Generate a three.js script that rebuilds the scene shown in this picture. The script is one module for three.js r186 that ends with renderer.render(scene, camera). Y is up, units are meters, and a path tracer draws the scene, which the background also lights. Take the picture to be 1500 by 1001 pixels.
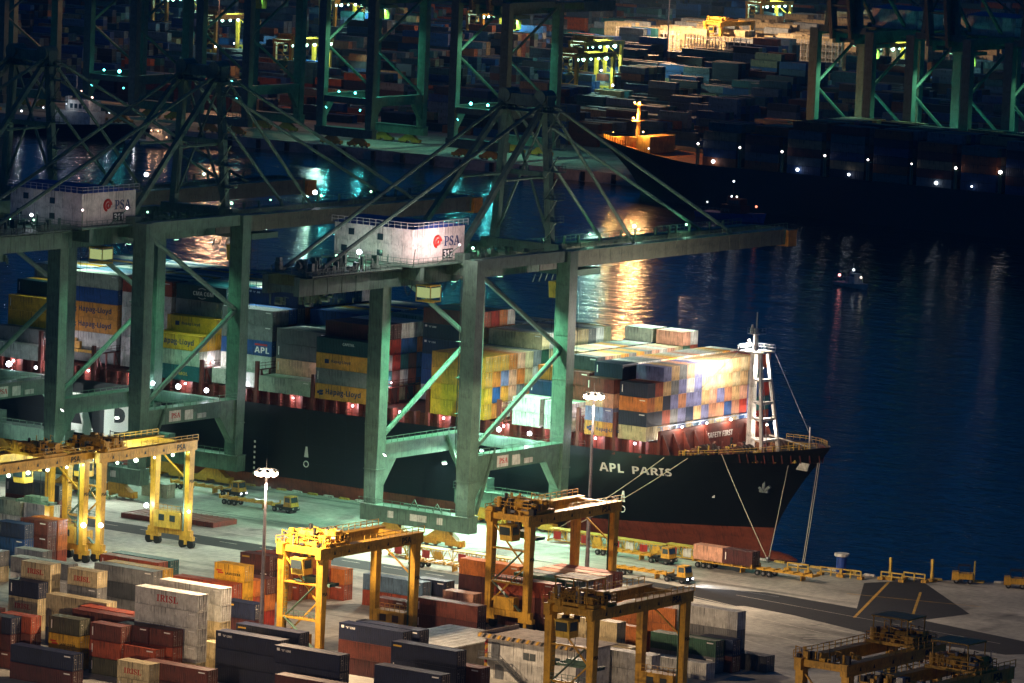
import * as THREE from 'three';
import { FontLoader } from 'three/addons/loaders/FontLoader.js';
import { TextGeometry } from 'three/addons/geometries/TextGeometry.js';

// ---------------------------------------------------------------- camera, sky, moon, exposure
const scene = new THREE.Scene();
const D = Math.PI / 180;
const camera = new THREE.PerspectiveCamera(7.156, 1500 / 1001, 5, 9000);
{
  const pitch = 6.698 * D, yaw = 35.26 * D, roll = 2.248 * D;
  const fw = new THREE.Vector3(-Math.sin(yaw) * Math.cos(pitch), -Math.sin(pitch), -Math.cos(yaw) * Math.cos(pitch));
  const rt = new THREE.Vector3(Math.cos(yaw), 0, -Math.sin(yaw));
  const up = new THREE.Vector3().crossVectors(rt, fw);
  camera.position.set(558.0, 148.67, 803.2);
  camera.up.copy(up).multiplyScalar(Math.cos(roll)).addScaledVector(rt, -Math.sin(roll));
  camera.lookAt(camera.position.clone().add(fw));
}
const renderer = new THREE.WebGLRenderer({ antialias: true });
renderer.toneMapping = THREE.LinearToneMapping;
renderer.toneMappingExposure = 1.0;
renderer.shadowMap.enabled = true;
{ // a clear night sky: deep navy, a touch paler towards the horizon all round
  const w = 64, h = 32, a = new Float32Array(w * h * 4);
  for (let j = 0; j < h; j++) for (let i = 0; i < w; i++) {
    const el = ((j + 0.5) / h - 0.5) * Math.PI, k = Math.exp(-Math.max(0, el) * 2.1), o = (j * w + i) * 4;
    a[o] = 0.0006 + 0.0003 * k; a[o + 1] = 0.0055 + 0.0450 * k; a[o + 2] = 0.0160 + 0.1600 * k; a[o + 3] = 1;
  }
  const t = new THREE.DataTexture(a, w, h, THREE.RGBAFormat, THREE.FloatType);
  t.mapping = THREE.EquirectangularReflectionMapping; t.magFilter = THREE.LinearFilter; t.needsUpdate = true;
  scene.background = t; scene.environment = t;
}
const moon = new THREE.DirectionalLight(new THREE.Color(0.75, 0.86, 1.0), 0.012);
moon.position.set(-300, 620, 380); moon.castShadow = true; moon.shadow.radius = 4;
Object.assign(moon.shadow.camera, { left: -900, right: 900, top: 900, bottom: -900, near: 1, far: 3000 });
scene.add(moon);

// ---------------------------------------------------------------- helpers
let seed = 20240611;
const rnd = () => { seed = (seed * 1664525 + 1013904223) >>> 0; return seed / 4294967296; };
const pick = a => a[Math.floor(rnd() * a.length)];
const taken = {};
function numbered(n) { const k = taken[n] = (taken[n] ?? -1) + 1; return k ? n + '_' + String(k).padStart(3, '0') : n; }
const V = (x, y, z) => new THREE.Vector3(x, y, z);

class MB { // mesh builder: collects quads and triangles, uv in metres
  constructor() { this.p = []; this.u = []; }
  tri(a, b, c) {
    const e1x = b[0] - a[0], e1y = b[1] - a[1], e1z = b[2] - a[2], e2x = c[0] - a[0], e2y = c[1] - a[1], e2z = c[2] - a[2];
    const nx = Math.abs(e1y * e2z - e1z * e2y), ny = Math.abs(e1z * e2x - e1x * e2z), nz = Math.abs(e1x * e2y - e1y * e2x);
    for (const q of [a, b, c]) { this.p.push(q[0], q[1], q[2]); if (ny >= nx && ny >= nz) this.u.push(q[0], q[2]); else if (nx >= nz) this.u.push(q[2], q[1]); else this.u.push(q[0], q[1]); }
    return this;
  }
  quad(a, b, c, d) { this.tri(a, b, c); this.tri(a, c, d); return this; }
  hull8(v) { // 0-3 bottom ring, 4-7 top ring, counter-clockwise from above
    this.quad(v[3], v[2], v[1], v[0]); this.quad(v[4], v[5], v[6], v[7]);
    for (let i = 0; i < 4; i++) { const j = (i + 1) % 4; this.quad(v[i], v[j], v[4 + j], v[4 + i]); }
    return this;
  }
  box(x0, x1, y0, y1, z0, z1) {
    return this.hull8([[x0, y0, z1], [x1, y0, z1], [x1, y0, z0], [x0, y0, z0], [x0, y1, z1], [x1, y1, z1], [x1, y1, z0], [x0, y1, z0]]);
  }
  beam(p, q, w, h = w, up = [0, 1, 0]) { // square bar from p to q
    const a = V(...p), b = V(...q), d = b.clone().sub(a).normalize();
    let u = V(...up); if (Math.abs(d.dot(u)) > 0.96) u = V(1, 0, 0);
    const s = d.clone().cross(u).normalize().multiplyScalar(w / 2), t = s.clone().cross(d).normalize().multiplyScalar(h / 2);
    const c = (o, i, j) => { const r = o.clone().addScaledVector(s, i).addScaledVector(t, j); return [r.x, r.y, r.z]; };
    return this.hull8([c(a, -1, -1), c(b, -1, -1), c(b, 1, -1), c(a, 1, -1), c(a, -1, 1), c(b, -1, 1), c(b, 1, 1), c(a, 1, 1)].map(v => v));
  }
  rod(p, q, r, n = 6, r2 = r) {
    const a = V(...p), b = V(...q), d = b.clone().sub(a).normalize(), u = Math.abs(d.y) > 0.9 ? V(1, 0, 0) : V(0, 1, 0);
    const s = d.clone().cross(u).normalize(), t = s.clone().cross(d);
    const ring = (o, rr) => Array.from({ length: n }, (_, i) => { const f = i / n * 2 * Math.PI; const v = o.clone().addScaledVector(s, rr * Math.cos(f)).addScaledVector(t, rr * Math.sin(f)); return [v.x, v.y, v.z]; });
    const A = ring(a, r), B = ring(b, r2);
    for (let i = 0; i < n; i++) { const j = (i + 1) % n; this.quad(A[i], A[j], B[j], B[i]); }
    for (let i = 1; i < n - 1; i++) { this.tri(A[0], A[i + 1], A[i]); this.tri(B[0], B[i], B[i + 1]); }
    return this;
  }
  geo(g, m) { // any three geometry
    const k = g.index ? g.toNonIndexed() : g, a = k.attributes.position, v = V(0, 0, 0), o = [];
    for (let i = 0; i < a.count; i++) { v.fromBufferAttribute(a, i); if (m) v.applyMatrix4(m); o.push([v.x, v.y, v.z]); }
    for (let i = 0; i < o.length; i += 3) this.tri(o[i], o[i + 1], o[i + 2]);
    return this;
  }
  rail(pts, h = 1.1, step = 2, t = 0.07) { // handrail along a polyline
    for (let k = 0; k + 1 < pts.length; k++) {
      const [a, b] = [pts[k], pts[k + 1]], L = Math.hypot(b[0] - a[0], b[1] - a[1], b[2] - a[2]), n = Math.max(1, Math.round(L / step));
      for (const f of [1, 0.52]) this.beam([a[0], a[1] + h * f, a[2]], [b[0], b[1] + h * f, b[2]], t);
      for (let i = 0; i <= n; i++) { const q = a.map((v, j) => v + (b[j] - v) * i / n); this.beam(q, [q[0], q[1] + h, q[2]], t); }
    }
    return this;
  }
  clutter(n, x0, x1, y, h, z0, z1) { // small machinery: boxes, drums, pipes, posts standing on a platform
    for (let i = 0; i < n; i++) {
      const x = x0 + (x1 - x0) * rnd(), z = z0 + (z1 - z0) * rnd(), s = .18 + .4 * rnd(), t = h * (.25 + .75 * rnd()), k = rnd();
      if (k < .34) this.box(x - s, x + s, y, y + t * .8, z - s * .8, z + s * .8);
      else if (k < .58) this.rod([x - s, y + t * .5, z], [x + s * 1.6, y + t * .5, z], s * .8, 8);
      else if (k < .8) { this.beam([x, y, z], [x, y + t * 1.15, z], .12); this.beam([x, y + t * 1.1, z], [x + s * 2.2, y + t * 1.1, z + s], .1); }
      else this.rod([x, y, z], [x, y + t, z], s * .5, 8);
    }
    return this;
  }
  build() {
    const g = new THREE.BufferGeometry();
    g.setAttribute('position', new THREE.Float32BufferAttribute(this.p, 3)); g.setAttribute('uv', new THREE.Float32BufferAttribute(this.u, 2));
    g.computeVertexNormals(); return g;
  }
}
const mb = f => { const m = new MB(); f(m); return m.build(); };
function part(parent, name, geo, mat) { const m = new THREE.Mesh(geo instanceof MB ? geo.build() : geo, mat); m.name = name; parent.add(m); return m; }
function thing(name, label, category, pos = [0, 0, 0], turn = 0, group) {
  const o = new THREE.Group(); o.name = numbered(name); o.position.set(...pos); o.rotation.y = turn; o.userData = { label, category };
  if (group) o.userData.group = group; scene.add(o); return o;
}
function copyOf(src, label, pos, turn = 0, group) {
  const c = src.clone(); c.name = numbered(src.name.replace(/_\d{3}$/, '')); c.position.set(...pos); c.rotation.y = turn;
  c.userData = { ...src.userData, label }; if (group) c.userData.group = group; scene.add(c); return c;
}
function struct(name, geo, mat, parent) { const m = part(parent ?? scene, parent ? name : numbered(name), geo, mat); if (!parent) m.userData.kind = 'structure'; return m; }

// ---------------------------------------------------------------- procedural textures
function noise2(seedN, n) { // tileable value noise lattice
  let s = seedN; const r = () => { s = (s * 1664525 + 1013904223) >>> 0; return s / 4294967296; };
  const a = new Float32Array(n * n); for (let i = 0; i < a.length; i++) a[i] = r();
  return (x, y) => { const xi = Math.floor(x), yi = Math.floor(y), fx = x - xi, fy = y - yi, u = fx * fx * (3 - 2 * fx), v = fy * fy * (3 - 2 * fy);
    const X = ((xi % n) + n) % n, Y = ((yi % n) + n) % n, X1 = (X + 1) % n, Y1 = (Y + 1) % n;
    return (a[Y * n + X] * (1 - u) + a[Y * n + X1] * u) * (1 - v) + (a[Y1 * n + X] * (1 - u) + a[Y1 * n + X1] * u) * v; };
}
function tex(n, f, srgb, repeat) {
  const d = new Uint8Array(n * n * 4);
  for (let j = 0; j < n; j++) for (let i = 0; i < n; i++) { const c = f(i / n, j / n), o = (j * n + i) * 4; for (let k = 0; k < 3; k++) d[o + k] = Math.max(0, Math.min(255, (Array.isArray(c) ? c[k] : c) * 255)); d[o + 3] = 255; }
  const t = new THREE.DataTexture(d, n, n); t.wrapS = t.wrapT = THREE.RepeatWrapping; t.magFilter = THREE.LinearFilter; t.minFilter = THREE.LinearMipmapLinearFilter; t.generateMipmaps = true;
  if (srgb) t.colorSpace = THREE.SRGBColorSpace; t.repeat.set(repeat, repeat); t.needsUpdate = true; return t;
}
const nA = noise2(7, 64), nB = noise2(91, 64), nC = noise2(333, 128);
// paint wear: dust patches, vertical rain streaks, rust specks (9 m repeat)
const grime = tex(512, (u, v) => {
  const patch = nA(u * 8, v * 8) * 0.6 + nB(u * 24, v * 24) * 0.4, streak = nC(u * 96, v * 4), speck = nB(u * 64, v * 64) * 0.5 + nC(u * 128, v * 128) * 0.5;
  let k = 0.80 + 0.26 * patch - (streak > 0.66 ? (streak - 0.66) * 1.0 : 0) - Math.max(0, nC(u * 40, v * 12) - .7) * .3;
  const rust = speck > 0.76 ? (speck - 0.76) * 3.4 : 0;
  return [k - rust * 0.45, k - rust * 0.7, k - rust * 0.85];
}, true, 1 / 9);
// apron concrete: 256 m sheet without repeats in view; oil and tyre tracks run along the berth
const concrete = tex(2048, (u, v) => {
  const big = nA(u * 14, v * 14), mid = nB(u * 48, v * 56), fine = nC(u * 128 * 3, v * 128 * 3), track = nA(u * 5 + 9, v * 64) * 0.55 + nB(u * 16, v * 64 * 2) * 0.45, oil = nC(u * 60, v * 60);
  let k = 0.62 + 0.17 * (big - 0.5) + 0.12 * (mid - 0.5) + 0.10 * (fine - 0.5);
  if (track > 0.58) k -= (track - 0.58) * 0.75;
  if (oil > 0.83) k -= (oil - 0.83) * 0.9;
  const slab = Math.min(Math.abs(((u * 256 / 8) % 1) - 0.5), 9), slab2 = Math.abs(((v * 256 / 8) % 1) - 0.5);
  if (slab > 0.488 || slab2 > 0.488) k -= 0.07;
  return [k * 1.01, k, k * 0.95];
}, true, 1 / 256);
const waves = tex(1024, (u, v) => {
  let s = 0; s += nA(u * 20, v * 46) * 0.46 + nB(u * 47 + 3, v * 64 * 2) * 0.30 + nC(u * 128, v * 128 * 2) * 0.24; return s;
}, false, 1 / 190);

// ---------------------------------------------------------------- materials
const mats = {};
function paint(hex, rough = 0.55, metal = 0, dirty = true) {
  const k = hex + rough + metal + dirty;
  return mats[k] ??= new THREE.MeshStandardMaterial({ color: hex, roughness: rough, metalness: metal, map: dirty ? grime : null });
}
const M = {
  quay: new THREE.MeshStandardMaterial({ color: 0xffffff, map: concrete, roughness: 0.82 }),
  asphalt: paint('#242427', 0.9), concreteWall: paint('#8a8a84', 0.85), white: paint('#d8d8d2', 0.6), line: paint('#c9c7bb', 0.7), yellowLine: paint('#c9a23a', 0.7),
  craneGreen: paint('#5b7a6a', 0.5), craneDark: paint('#5b7a6a', 0.55), yellow: paint('#d0a136', 0.5), yellowPale: paint('#d8b64a', 0.5), black: paint('#17181a', 0.6), rubber: paint('#141414', 0.9, 0, false),
  steel: paint('#8b9096', 0.45, 0.6), rope: paint('#b8b09a', 0.9, 0, false), glass: new THREE.MeshPhysicalMaterial({ color: 0x2b3a40, roughness: 0.08, metalness: 0, clearcoat: 1, clearcoatRoughness: 0.05 }),
  house: paint('#d9cfc6', 0.6), roofBlue: paint('#2a4fa8', 0.5), hullBlack: paint('#10131a', 0.42), hullBlue: paint('#0f2034', 0.42), boot: paint('#8a452f', 0.6), deckRed: paint('#6e2e20', 0.65), mast: paint('#dcdad4', 0.5),
  textWhite: paint('#e4e4df', 0.6, 0, false), textBlue: paint('#10295c', 0.6, 0, false), textRed: paint('#b02a1c', 0.6, 0, false), textBlack: paint('#1a1a1a', 0.6, 0, false), textGold: paint('#c9a23a', 0.6, 0, false),
  orangeMark: paint('#c9622a', 0.55), redMark: paint('#a8281e', 0.55), pole: paint('#9a949c', 0.45, 0.5),
};
const glowMats = {};
function glow(rgb, k) { const key = rgb.join() + k; return glowMats[key] ??= new THREE.MeshStandardMaterial({ color: 0x111111, emissive: new THREE.Color(...rgb), emissiveIntensity: k * .3, roughness: 0.6 }); }
const bulbGeo = new THREE.IcosahedronGeometry(0.24, 1), bigBulbGeo = new THREE.IcosahedronGeometry(0.45, 1);
const COOL = [0.82, 0.9, 1.0], WARM = [1.0, 0.70, 0.43], GREEN = [0.42, 1.0, 0.62], WHITE = [1.0, 0.86, 0.72];
function lamp(parent, pos, rgb, I, k = 40, soft = 12, name = 'lamp', size = 1) { // a bulb and its light, just outside the larger globes
  const b = part(parent, name, bulbGeo, glow(rgb, k * [.45, .8, 1.3][Math.floor(rnd() * 3)])); b.position.set(...pos); const s = Math.min(size * (.6 + .7 * rnd()), size > 1 ? 9 : 1); b.scale.setScalar(s);
  if (I > 4) { const l = new THREE.PointLight(new THREE.Color(...rgb), I); l.position.set(...pos); if (s > 1) l.position.z += .24 * s + .35; l.castShadow = true; l.shadow.radius = soft; parent.add(l); }
  return b;
}
function flood(parent, pos, to, rgb, I, angle, k = 40, size = 0.8) { // floodlight: hood, glowing face, spot just in front
  const d = V(...to).sub(V(...pos)).normalize(), p = V(...pos);
  const h = part(parent, 'floodlight', new THREE.BoxGeometry(size, size * 0.7, 0.35), M.steel); h.position.copy(p); h.lookAt(p.clone().add(d));
  const q = new THREE.Quaternion().setFromUnitVectors(V(0, 0, 1), d); h.quaternion.copy(q);
  const f = part(h, 'lamp_face', new THREE.BoxGeometry(size * 0.9, size * 0.6, 0.03), glow(rgb, k)); f.position.z = 0.2;
  if (I > 0) { const l = new THREE.SpotLight(new THREE.Color(...rgb), I, 0, angle, 0.6); l.position.copy(p).addScaledVector(d, 0.45); l.castShadow = true; l.shadow.radius = 15; const t = new THREE.Object3D(); t.name = 'aim_point'; t.position.set(...to); parent.add(t); l.target = t; parent.add(l); }
  return h;
}
// lettering
const fontB = await new FontLoader().loadAsync('fonts/droid/droid_sans_bold.typeface.json');
const fontS = await new FontLoader().loadAsync('fonts/droid/droid_serif_bold.typeface.json');
const textCache = {};
function textGeo(s, size, font = fontB, wide = 1) {
  const k = s + size + (font === fontS) + wide;
  return textCache[k] ??= (() => { const g = new TextGeometry(s, { font, size, depth: 0.03, curveSegments: 2 }); g.scale(wide, 1, 1); g.computeBoundingBox(); g.translate(-g.boundingBox.min.x, -g.boundingBox.min.y, 0); return g; })();
}
function lettering(parent, s, size, pos, mat, { font = fontB, wide = 1, ry = 0, name = 'lettering' } = {}) { const m = part(parent, name, textGeo(s, size, font, wide), mat); m.position.set(...pos); m.rotation.y = ry; return m; }
const word = ['zero', 'one', 'two', 'three', 'four', 'five', 'six', 'seven', 'eight', 'nine', 'ten', 'eleven', 'twelve', 'thirteen', 'fourteen', 'fifteen', 'sixteen'];
const ord = ['', 'first', 'second', 'third', 'fourth', 'fifth', 'sixth', 'seventh', 'eighth', 'ninth', 'tenth', 'eleventh', 'twelfth', 'thirteenth', 'fourteenth', 'fifteenth', 'sixteenth'];

// ---------------------------------------------------------------- the setting: water, quays, roads
const WL = -3.5;
{
  const g = new THREE.PlaneGeometry(3600, 3200, 1, 1); g.rotateX(-Math.PI / 2); g.translate(-500, WL, -700);
  const p = g.attributes.position, u = g.attributes.uv; for (let i = 0; i < p.count; i++) u.setXY(i, p.getX(i), p.getZ(i));
  struct('sea', g, new THREE.MeshPhysicalMaterial({ color: new THREE.Color(0.003, 0.011, 0.022), roughness: 0.15, ior: 1.33, bumpMap: waves, bumpScale: .42 }));
}
const EDGE = [[-420, 0], [71, 0], [90.5, -12.6], [190, -78]]; // the berth line bends seaward past the bow
{
  const sh = new THREE.Shape(); sh.moveTo(-420, -700); EDGE.forEach(([x, z]) => sh.lineTo(x, -z)); sh.lineTo(420, 100); sh.lineTo(420, -700);
  const g = new THREE.ExtrudeGeometry(sh, { depth: 9, bevelEnabled: false }); g.rotateX(-Math.PI / 2); g.translate(0, -9, 0);
  const q = struct('quay_apron', g, M.quay);
  const bl = mb(m => m.hull8([[-1.1, 0, .28], [1.1, 0, .28], [1.1, 0, -.28], [-1.1, 0, -.28], [-1.0, .34, .2], [1.0, .34, .2], [1.0, .34, -.2], [-1.0, .34, -.2]]));
  for (let k = 0; k + 1 < EDGE.length; k++) {
    const [a, b] = [EDGE[k], EDGE[k + 1]], L = Math.hypot(b[0] - a[0], b[1] - a[1]);
    for (let s = k ? 2 : (420 - 135); s < L - 1 && (k || a[0] + s < 70); s += 3.7) {
      const f = s / L, e = part(q, 'edge_block', bl, (Math.round(s / 3.7) % 2) ? M.yellowPale : M.white);
      e.position.set(a[0] + (b[0] - a[0]) * f, 0.004, a[1] + (b[1] - a[1]) * f + 0.55); e.rotation.y = -Math.atan2(b[1] - a[1], b[0] - a[0]);
    }
  }
  // fender panels on the quay wall
  const fg = mb(m => m.box(-.7, .7, -3.2, -.5, 0, .5));
  for (let x = -130; x < 70; x += 14) { const f = part(q, 'fender_panel', fg, M.rubber); f.position.set(x, 0, -.52); }
}
function sheet(name, pts, mat, y) { const s = new THREE.Shape(); pts.forEach(([x, z], i) => i ? s.lineTo(x, -z) : s.moveTo(x, -z)); const g = new THREE.ShapeGeometry(s); g.rotateX(-Math.PI / 2); g.translate(0, y, 0); const p = g.attributes.position, u = g.attributes.uv; for (let i = 0; i < p.count; i++) u.setXY(i, p.getX(i), p.getZ(i)); return struct(name, g, mat); }
sheet('road', [[52, 36], [66, 29.6], [97, 33], [133, 41], [126, 52], [101, 52], [82, 46], [62, 43]], M.asphalt, 0.006);
sheet('road', [[72, 8], [77, -2.5], [101.5, 22], [97, 44], [90, 40]], M.asphalt, 0.010);
sheet('road', [[-140, 54], [46, 56], [46, 63.5], [-140, 62]], M.asphalt, 0.006);
sheet('road', [[30, 35], [50, 35.5], [72, 43], [70, 46], [30, 38.5]], M.asphalt, 0.014);
function stripe(a, b, w, mat, name = 'road_marking') { const d = V(b[0] - a[0], 0, b[1] - a[1]).normalize(), n = [-d.z * w / 2, d.x * w / 2]; return sheet(name, [[a[0] + n[0], a[1] + n[1]], [b[0] + n[0], b[1] + n[1]], [b[0] - n[0], b[1] - n[1]], [a[0] - n[0], a[1] - n[1]]], mat, 0.020); }
stripe([30, 39.4], [76, 49.4], .25, M.line); stripe([58, 42.4], [104, 55.2], .3, M.line); stripe([60, 47], [108, 61], .25, M.line); stripe([64, 36], [120, 43.5], .2, M.line);
stripe([74.5, 4], [90, 40], .5, M.yellowLine); stripe([84, 9], [99, 37], .45, M.yellowLine); stripe([76, 20], [99, 14], .25, M.yellowLine);
for (let k = 0; k < 7; k++) stripe([91 + k * 2.1, 62 + k * 1.0], [94.5 + k * 2.1, 58.5 + k * 1.15], .3, M.line);
stripe([86, 64], [112, 72], .25, M.line); stripe([84, 70], [104, 79], .25, M.line); stripe([104, 79], [111, 86], .25, M.line);
for (let x = -120; x < 44; x += 9) stripe([x, 58], [x + 4, 58.1], .2, M.line);
for (const z of [3.5, 32]) { // crane rails let into the apron
  const r = struct('crane_rail', mb(m => m.box(-420, 70, 0.004, .05, z - .07, z + .07)), M.steel); r.position.y = 0;
}
{ // the opposite terminal
  const sh = new THREE.Shape(); sh.moveTo(-2200, 632); sh.lineTo(900, 632); sh.lineTo(900, 3400); sh.lineTo(-2200, 3400);
  const g = new THREE.ExtrudeGeometry(sh, { depth: 9, bevelEnabled: false }); g.rotateX(-Math.PI / 2); g.translate(0, -9, 0);
  struct('far_quay', g, M.quay);
  struct('far_quay_wall', mb(m => { for (let x = -900; x < -200; x += 12) m.box(x, x + 1.4, -3.3, -.4, -632, -631.3); }), M.rubber);
}

// ---------------------------------------------------------------- shipping containers
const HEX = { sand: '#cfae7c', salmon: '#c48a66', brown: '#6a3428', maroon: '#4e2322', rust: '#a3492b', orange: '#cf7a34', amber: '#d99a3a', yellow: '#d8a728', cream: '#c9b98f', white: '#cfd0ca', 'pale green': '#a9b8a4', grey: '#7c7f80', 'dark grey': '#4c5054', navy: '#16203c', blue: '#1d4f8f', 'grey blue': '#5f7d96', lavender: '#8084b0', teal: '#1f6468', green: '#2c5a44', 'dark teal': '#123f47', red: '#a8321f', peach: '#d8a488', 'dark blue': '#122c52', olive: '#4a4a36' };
const W2 = 1.219;
function boxGeo(L, H, closedEnd) { // corrugated walls and roof, posts, rails, corner castings
  const h = L / 2;
  return mb(m => {
    const pitch = 0.36, n = Math.round((L - .3) / pitch), p = (L - .3) / n;
    for (const s of [1, -1]) for (let i = 0; i < n; i++) {
      const x = -h + .15 + i * p, pt = [[0, 0], [.34, 0], [.5, 1], [.84, 1], [1, 0]].map(([f, d]) => [x + f * p, s * (W2 - .012 - .045 * d)]);
      for (let k = 0; k < 4; k++) m.quad([pt[k][0], .16, pt[k][1]], [pt[k + 1][0], .16, pt[k + 1][1]], [pt[k + 1][0], H - .11, pt[k + 1][1]], [pt[k][0], H - .11, pt[k][1]]);
    }
    const nr = Math.round(L / .9), pr = (L - .2) / nr;
    for (let i = 0; i < nr; i++) { const x = -h + .1 + i * pr; m.quad([x, H - .03, 1.16], [x + pr * .72, H - .03, 1.16], [x + pr * .72, H - .03, -1.16], [x, H - .03, -1.16]); m.quad([x + pr * .72, H - .055, 1.16], [x + pr, H - .055, 1.16], [x + pr, H - .055, -1.16], [x + pr * .72, H - .055, -1.16]); }
    m.box(-h + .02, h - .06, .1, .16, -1.15, 1.15);
    m.box(-h + .01, -h + .06, .1, H - .08, -1.15, 1.15);
    for (const s of [1, -1]) { m.box(-h, h, .02, .17, s * W2 - (s > 0 ? .06 : 0), s * W2 + (s > 0 ? 0 : .06)); m.box(-h, h, H - .12, H - .02, s * W2 - (s > 0 ? .07 : 0), s * W2 + (s > 0 ? 0 : .07)); }
    for (const sx of [-1, 1]) { for (const sz of [-1, 1]) { const x0 = sx > 0 ? h - .16 : -h, z0 = sz > 0 ? W2 - .16 : -W2; m.box(x0 + .003, x0 + .157, .1, H - .1, z0 + .003, z0 + .157); for (const y of [0, H - .12]) m.box(x0 - .002, x0 + .162, y, y + .12, z0 - .002, z0 + .162); }
      m.box(sx > 0 ? h - .1 : -h, sx > 0 ? h : -h + .1, H - .13, H - .02, -1.06, 1.06); m.box(sx > 0 ? h - .1 : -h, sx > 0 ? h : -h + .1, .03, .16, -1.06, 1.06); }
    if (closedEnd) for (let i = 0; i < 7; i++) { const z = -1.06 + i * .303, q = [[0, 0], [.34, 0], [.5, .045], [.84, .045], [1, 0]].map(([f, d]) => [h - .03 - d, z + f * .303]); for (let k = 0; k < 4; k++) m.quad([q[k][0], .16, q[k][1]], [q[k + 1][0], .16, q[k + 1][1]], [q[k + 1][0], H - .13, q[k + 1][1]], [q[k][0], H - .13, q[k][1]]); }
  });
}
function doorGeo(L, H, s) { // one leaf with ribs, two locking bars, hinges
  const x = L / 2 - .09, z0 = s > 0 ? .015 : -1.05, z1 = s > 0 ? 1.05 : -.015;
  return mb(m => {
    m.box(x, x + .045, .17, H - .14, z0, z1);
    for (let k = 0; k < 4; k++) { const y = .3 + k * (H - .6) / 4; m.box(x + .045, x + .062, y, y + (H - .6) / 4 - .12, z0 + .08, z1 - .08); }
  });
}
function barGeo(L, H, s) { const x = L / 2 - .012; return mb(m => { for (const z of [.28, .78]) { m.rod([x, .1, s * z], [x, H - .1, s * z], .026, 5); for (const y of [.25, H * .5, H - .3]) m.box(x - .03, x + .03, y, y + .09, s * z - .07, s * z + .07); } m.box(x - .02, x + .02, 1.0, 1.06, Math.min(s * .28, s * .62), Math.max(s * .28, s * .62)); }); }
const KIND = {};
for (const [k, L, H] of [['20', 6.058, 2.591], ['40', 12.192, 2.591], ['40h', 12.192, 2.896]]) KIND[k] = { L, H, open: boxGeo(L, H, false), shut: boxGeo(L, H, true), dl: doorGeo(L, H, -1), dr: doorGeo(L, H, 1), bl: barGeo(L, H, -1), br: barGeo(L, H, 1), plate: mb(m => { m.box(L / 2 - .04, L / 2 - .03, H - .62, H - .42, .34, .98); for (let i = 0; i < 4; i++) m.box(L / 2 - .04, L / 2 - .03, H - .9 - i * .14, H - .82 - i * .14, .45, .85); }), words: { '20': 'twenty-foot', '40': 'forty-foot', '40h': 'tall forty-foot' }[k] };
const barMat = paint('#9a948a', 0.5, 0.4, false);
function decorate(o, K, d) { // painted marks on the side that faces land, as raised paint
  const z = W2 + .005, h = K.L / 2, top = K.H;
  if (d === 'HL') { part(o, 'emblem', mb(m => { for (const y of [0, .52]) m.hull8([[-h + .85, .75 + y, z], [-h + 1.75, .75 + y, z], [-h + 1.75, .75 + y, z - .03], [-h + .85, .75 + y, z - .03], [-h + 1.1, 1.2 + y, z], [-h + 2.0, 1.2 + y, z], [-h + 2.0, 1.2 + y, z - .03], [-h + 1.1, 1.2 + y, z - .03]]); m.box(-h + .5, -h + .95, 1.0, 1.5, z - .03, z); }), M.textBlue); lettering(o, 'Hapag-Lloyd', K.L > 8 ? 1.0 : .62, [-h + 2.5, .72, z - .03], M.textBlue, { wide: 1.02 }); }
  else if (d === 'HLs') { part(o, 'emblem', mb(m => m.box(-h + 2, -h + 3, 1.0, 1.8, z - .03, z)), M.textBlue); lettering(o, 'Hapag-Lloyd', .55, [-h + 3.6, 1.05, z - .03], M.textBlue); }
  else if (d === 'CMA') { lettering(o, 'CMA CGM', .78, [-2.0, .95, z - .03], M.textWhite); part(o, 'emblem', mb(m => { for (const [y, s] of [[2.15, 1], [.5, -1]]) for (let i = 0; i < 5; i++) { const a = i * .36; m.box(-.7 + a, -.7 + a + .36, y + s * .18 * Math.sin(i / 4 * Math.PI), y + .1 + s * .18 * Math.sin(i / 4 * Math.PI), z - .03, z); } }), M.textWhite); }
  else if (d === 'APL') { lettering(o, 'APL', 1.15, [2.0, .55, z - .03], M.textWhite, { wide: 1.25 }); part(o, 'emblem', mb(m => m.box(2.0, 5.0, 1.95, 2.3, z - .03, z)), M.textRed); }
  else if (d === 'IR') lettering(o, 'IRISL', K.L > 8 ? 1.05 : .8, [K.L > 8 ? -1.9 : -1.75, .75, z - .03], M.textRed, { font: fontS, wide: K.L > 8 ? 1.05 : 1.1 });
  else if (d === 'CAP') lettering(o, 'CAPITAL', .5, [0, 1.75, z - .03], M.textWhite);
  else if (d === 'MOL') lettering(o, 'MOL', .62, [1.2, 1.0, z - .03], M.textGold, { wide: 1.2 });
  else if (d === 'K') { part(o, 'emblem', mb(m => m.box(-h + .45, -h + .95, top - .75, top - .35, z - .03, z)), M.textWhite); lettering(o, '"K" LINE', .32, [-h + 1.3, top - .8, z - .03], M.textWhite); }
  else if (d === 'SAM') { part(o, 'emblem', mb(m => { m.box(-h + .4, -h + 1.5, 1.3, 1.55, z - .03, z); m.box(-h + .7, -h + 1.8, .95, 1.2, z - .03, z); }), M.textRed); lettering(o, 'SAMUDERA', .42, [-h + 2.2, .85, z - .03], M.textBlack); }
  else if (d === 'bar') part(o, 'code_strip', mb(m => m.box(-h + .45, -h + .62, .7, top - .6, z - .02, z)), M.textWhite);
  else if (d === 'num') part(o, 'code_plate', mb(m => m.box(h - 1.7, h - .5, top - .55, top - .36, z - .02, z)), M.textWhite);
  else if (d === 'gold') part(o, 'code_plate', mb(m => m.box(-h + .4, -h + 1.9, top - .7, top - .45, z - .02, z)), M.textGold);
}
const protos = {}, waiting = [];
function container(...a) { waiting.push(a); } // set down later, once it is known which boxes show
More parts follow.
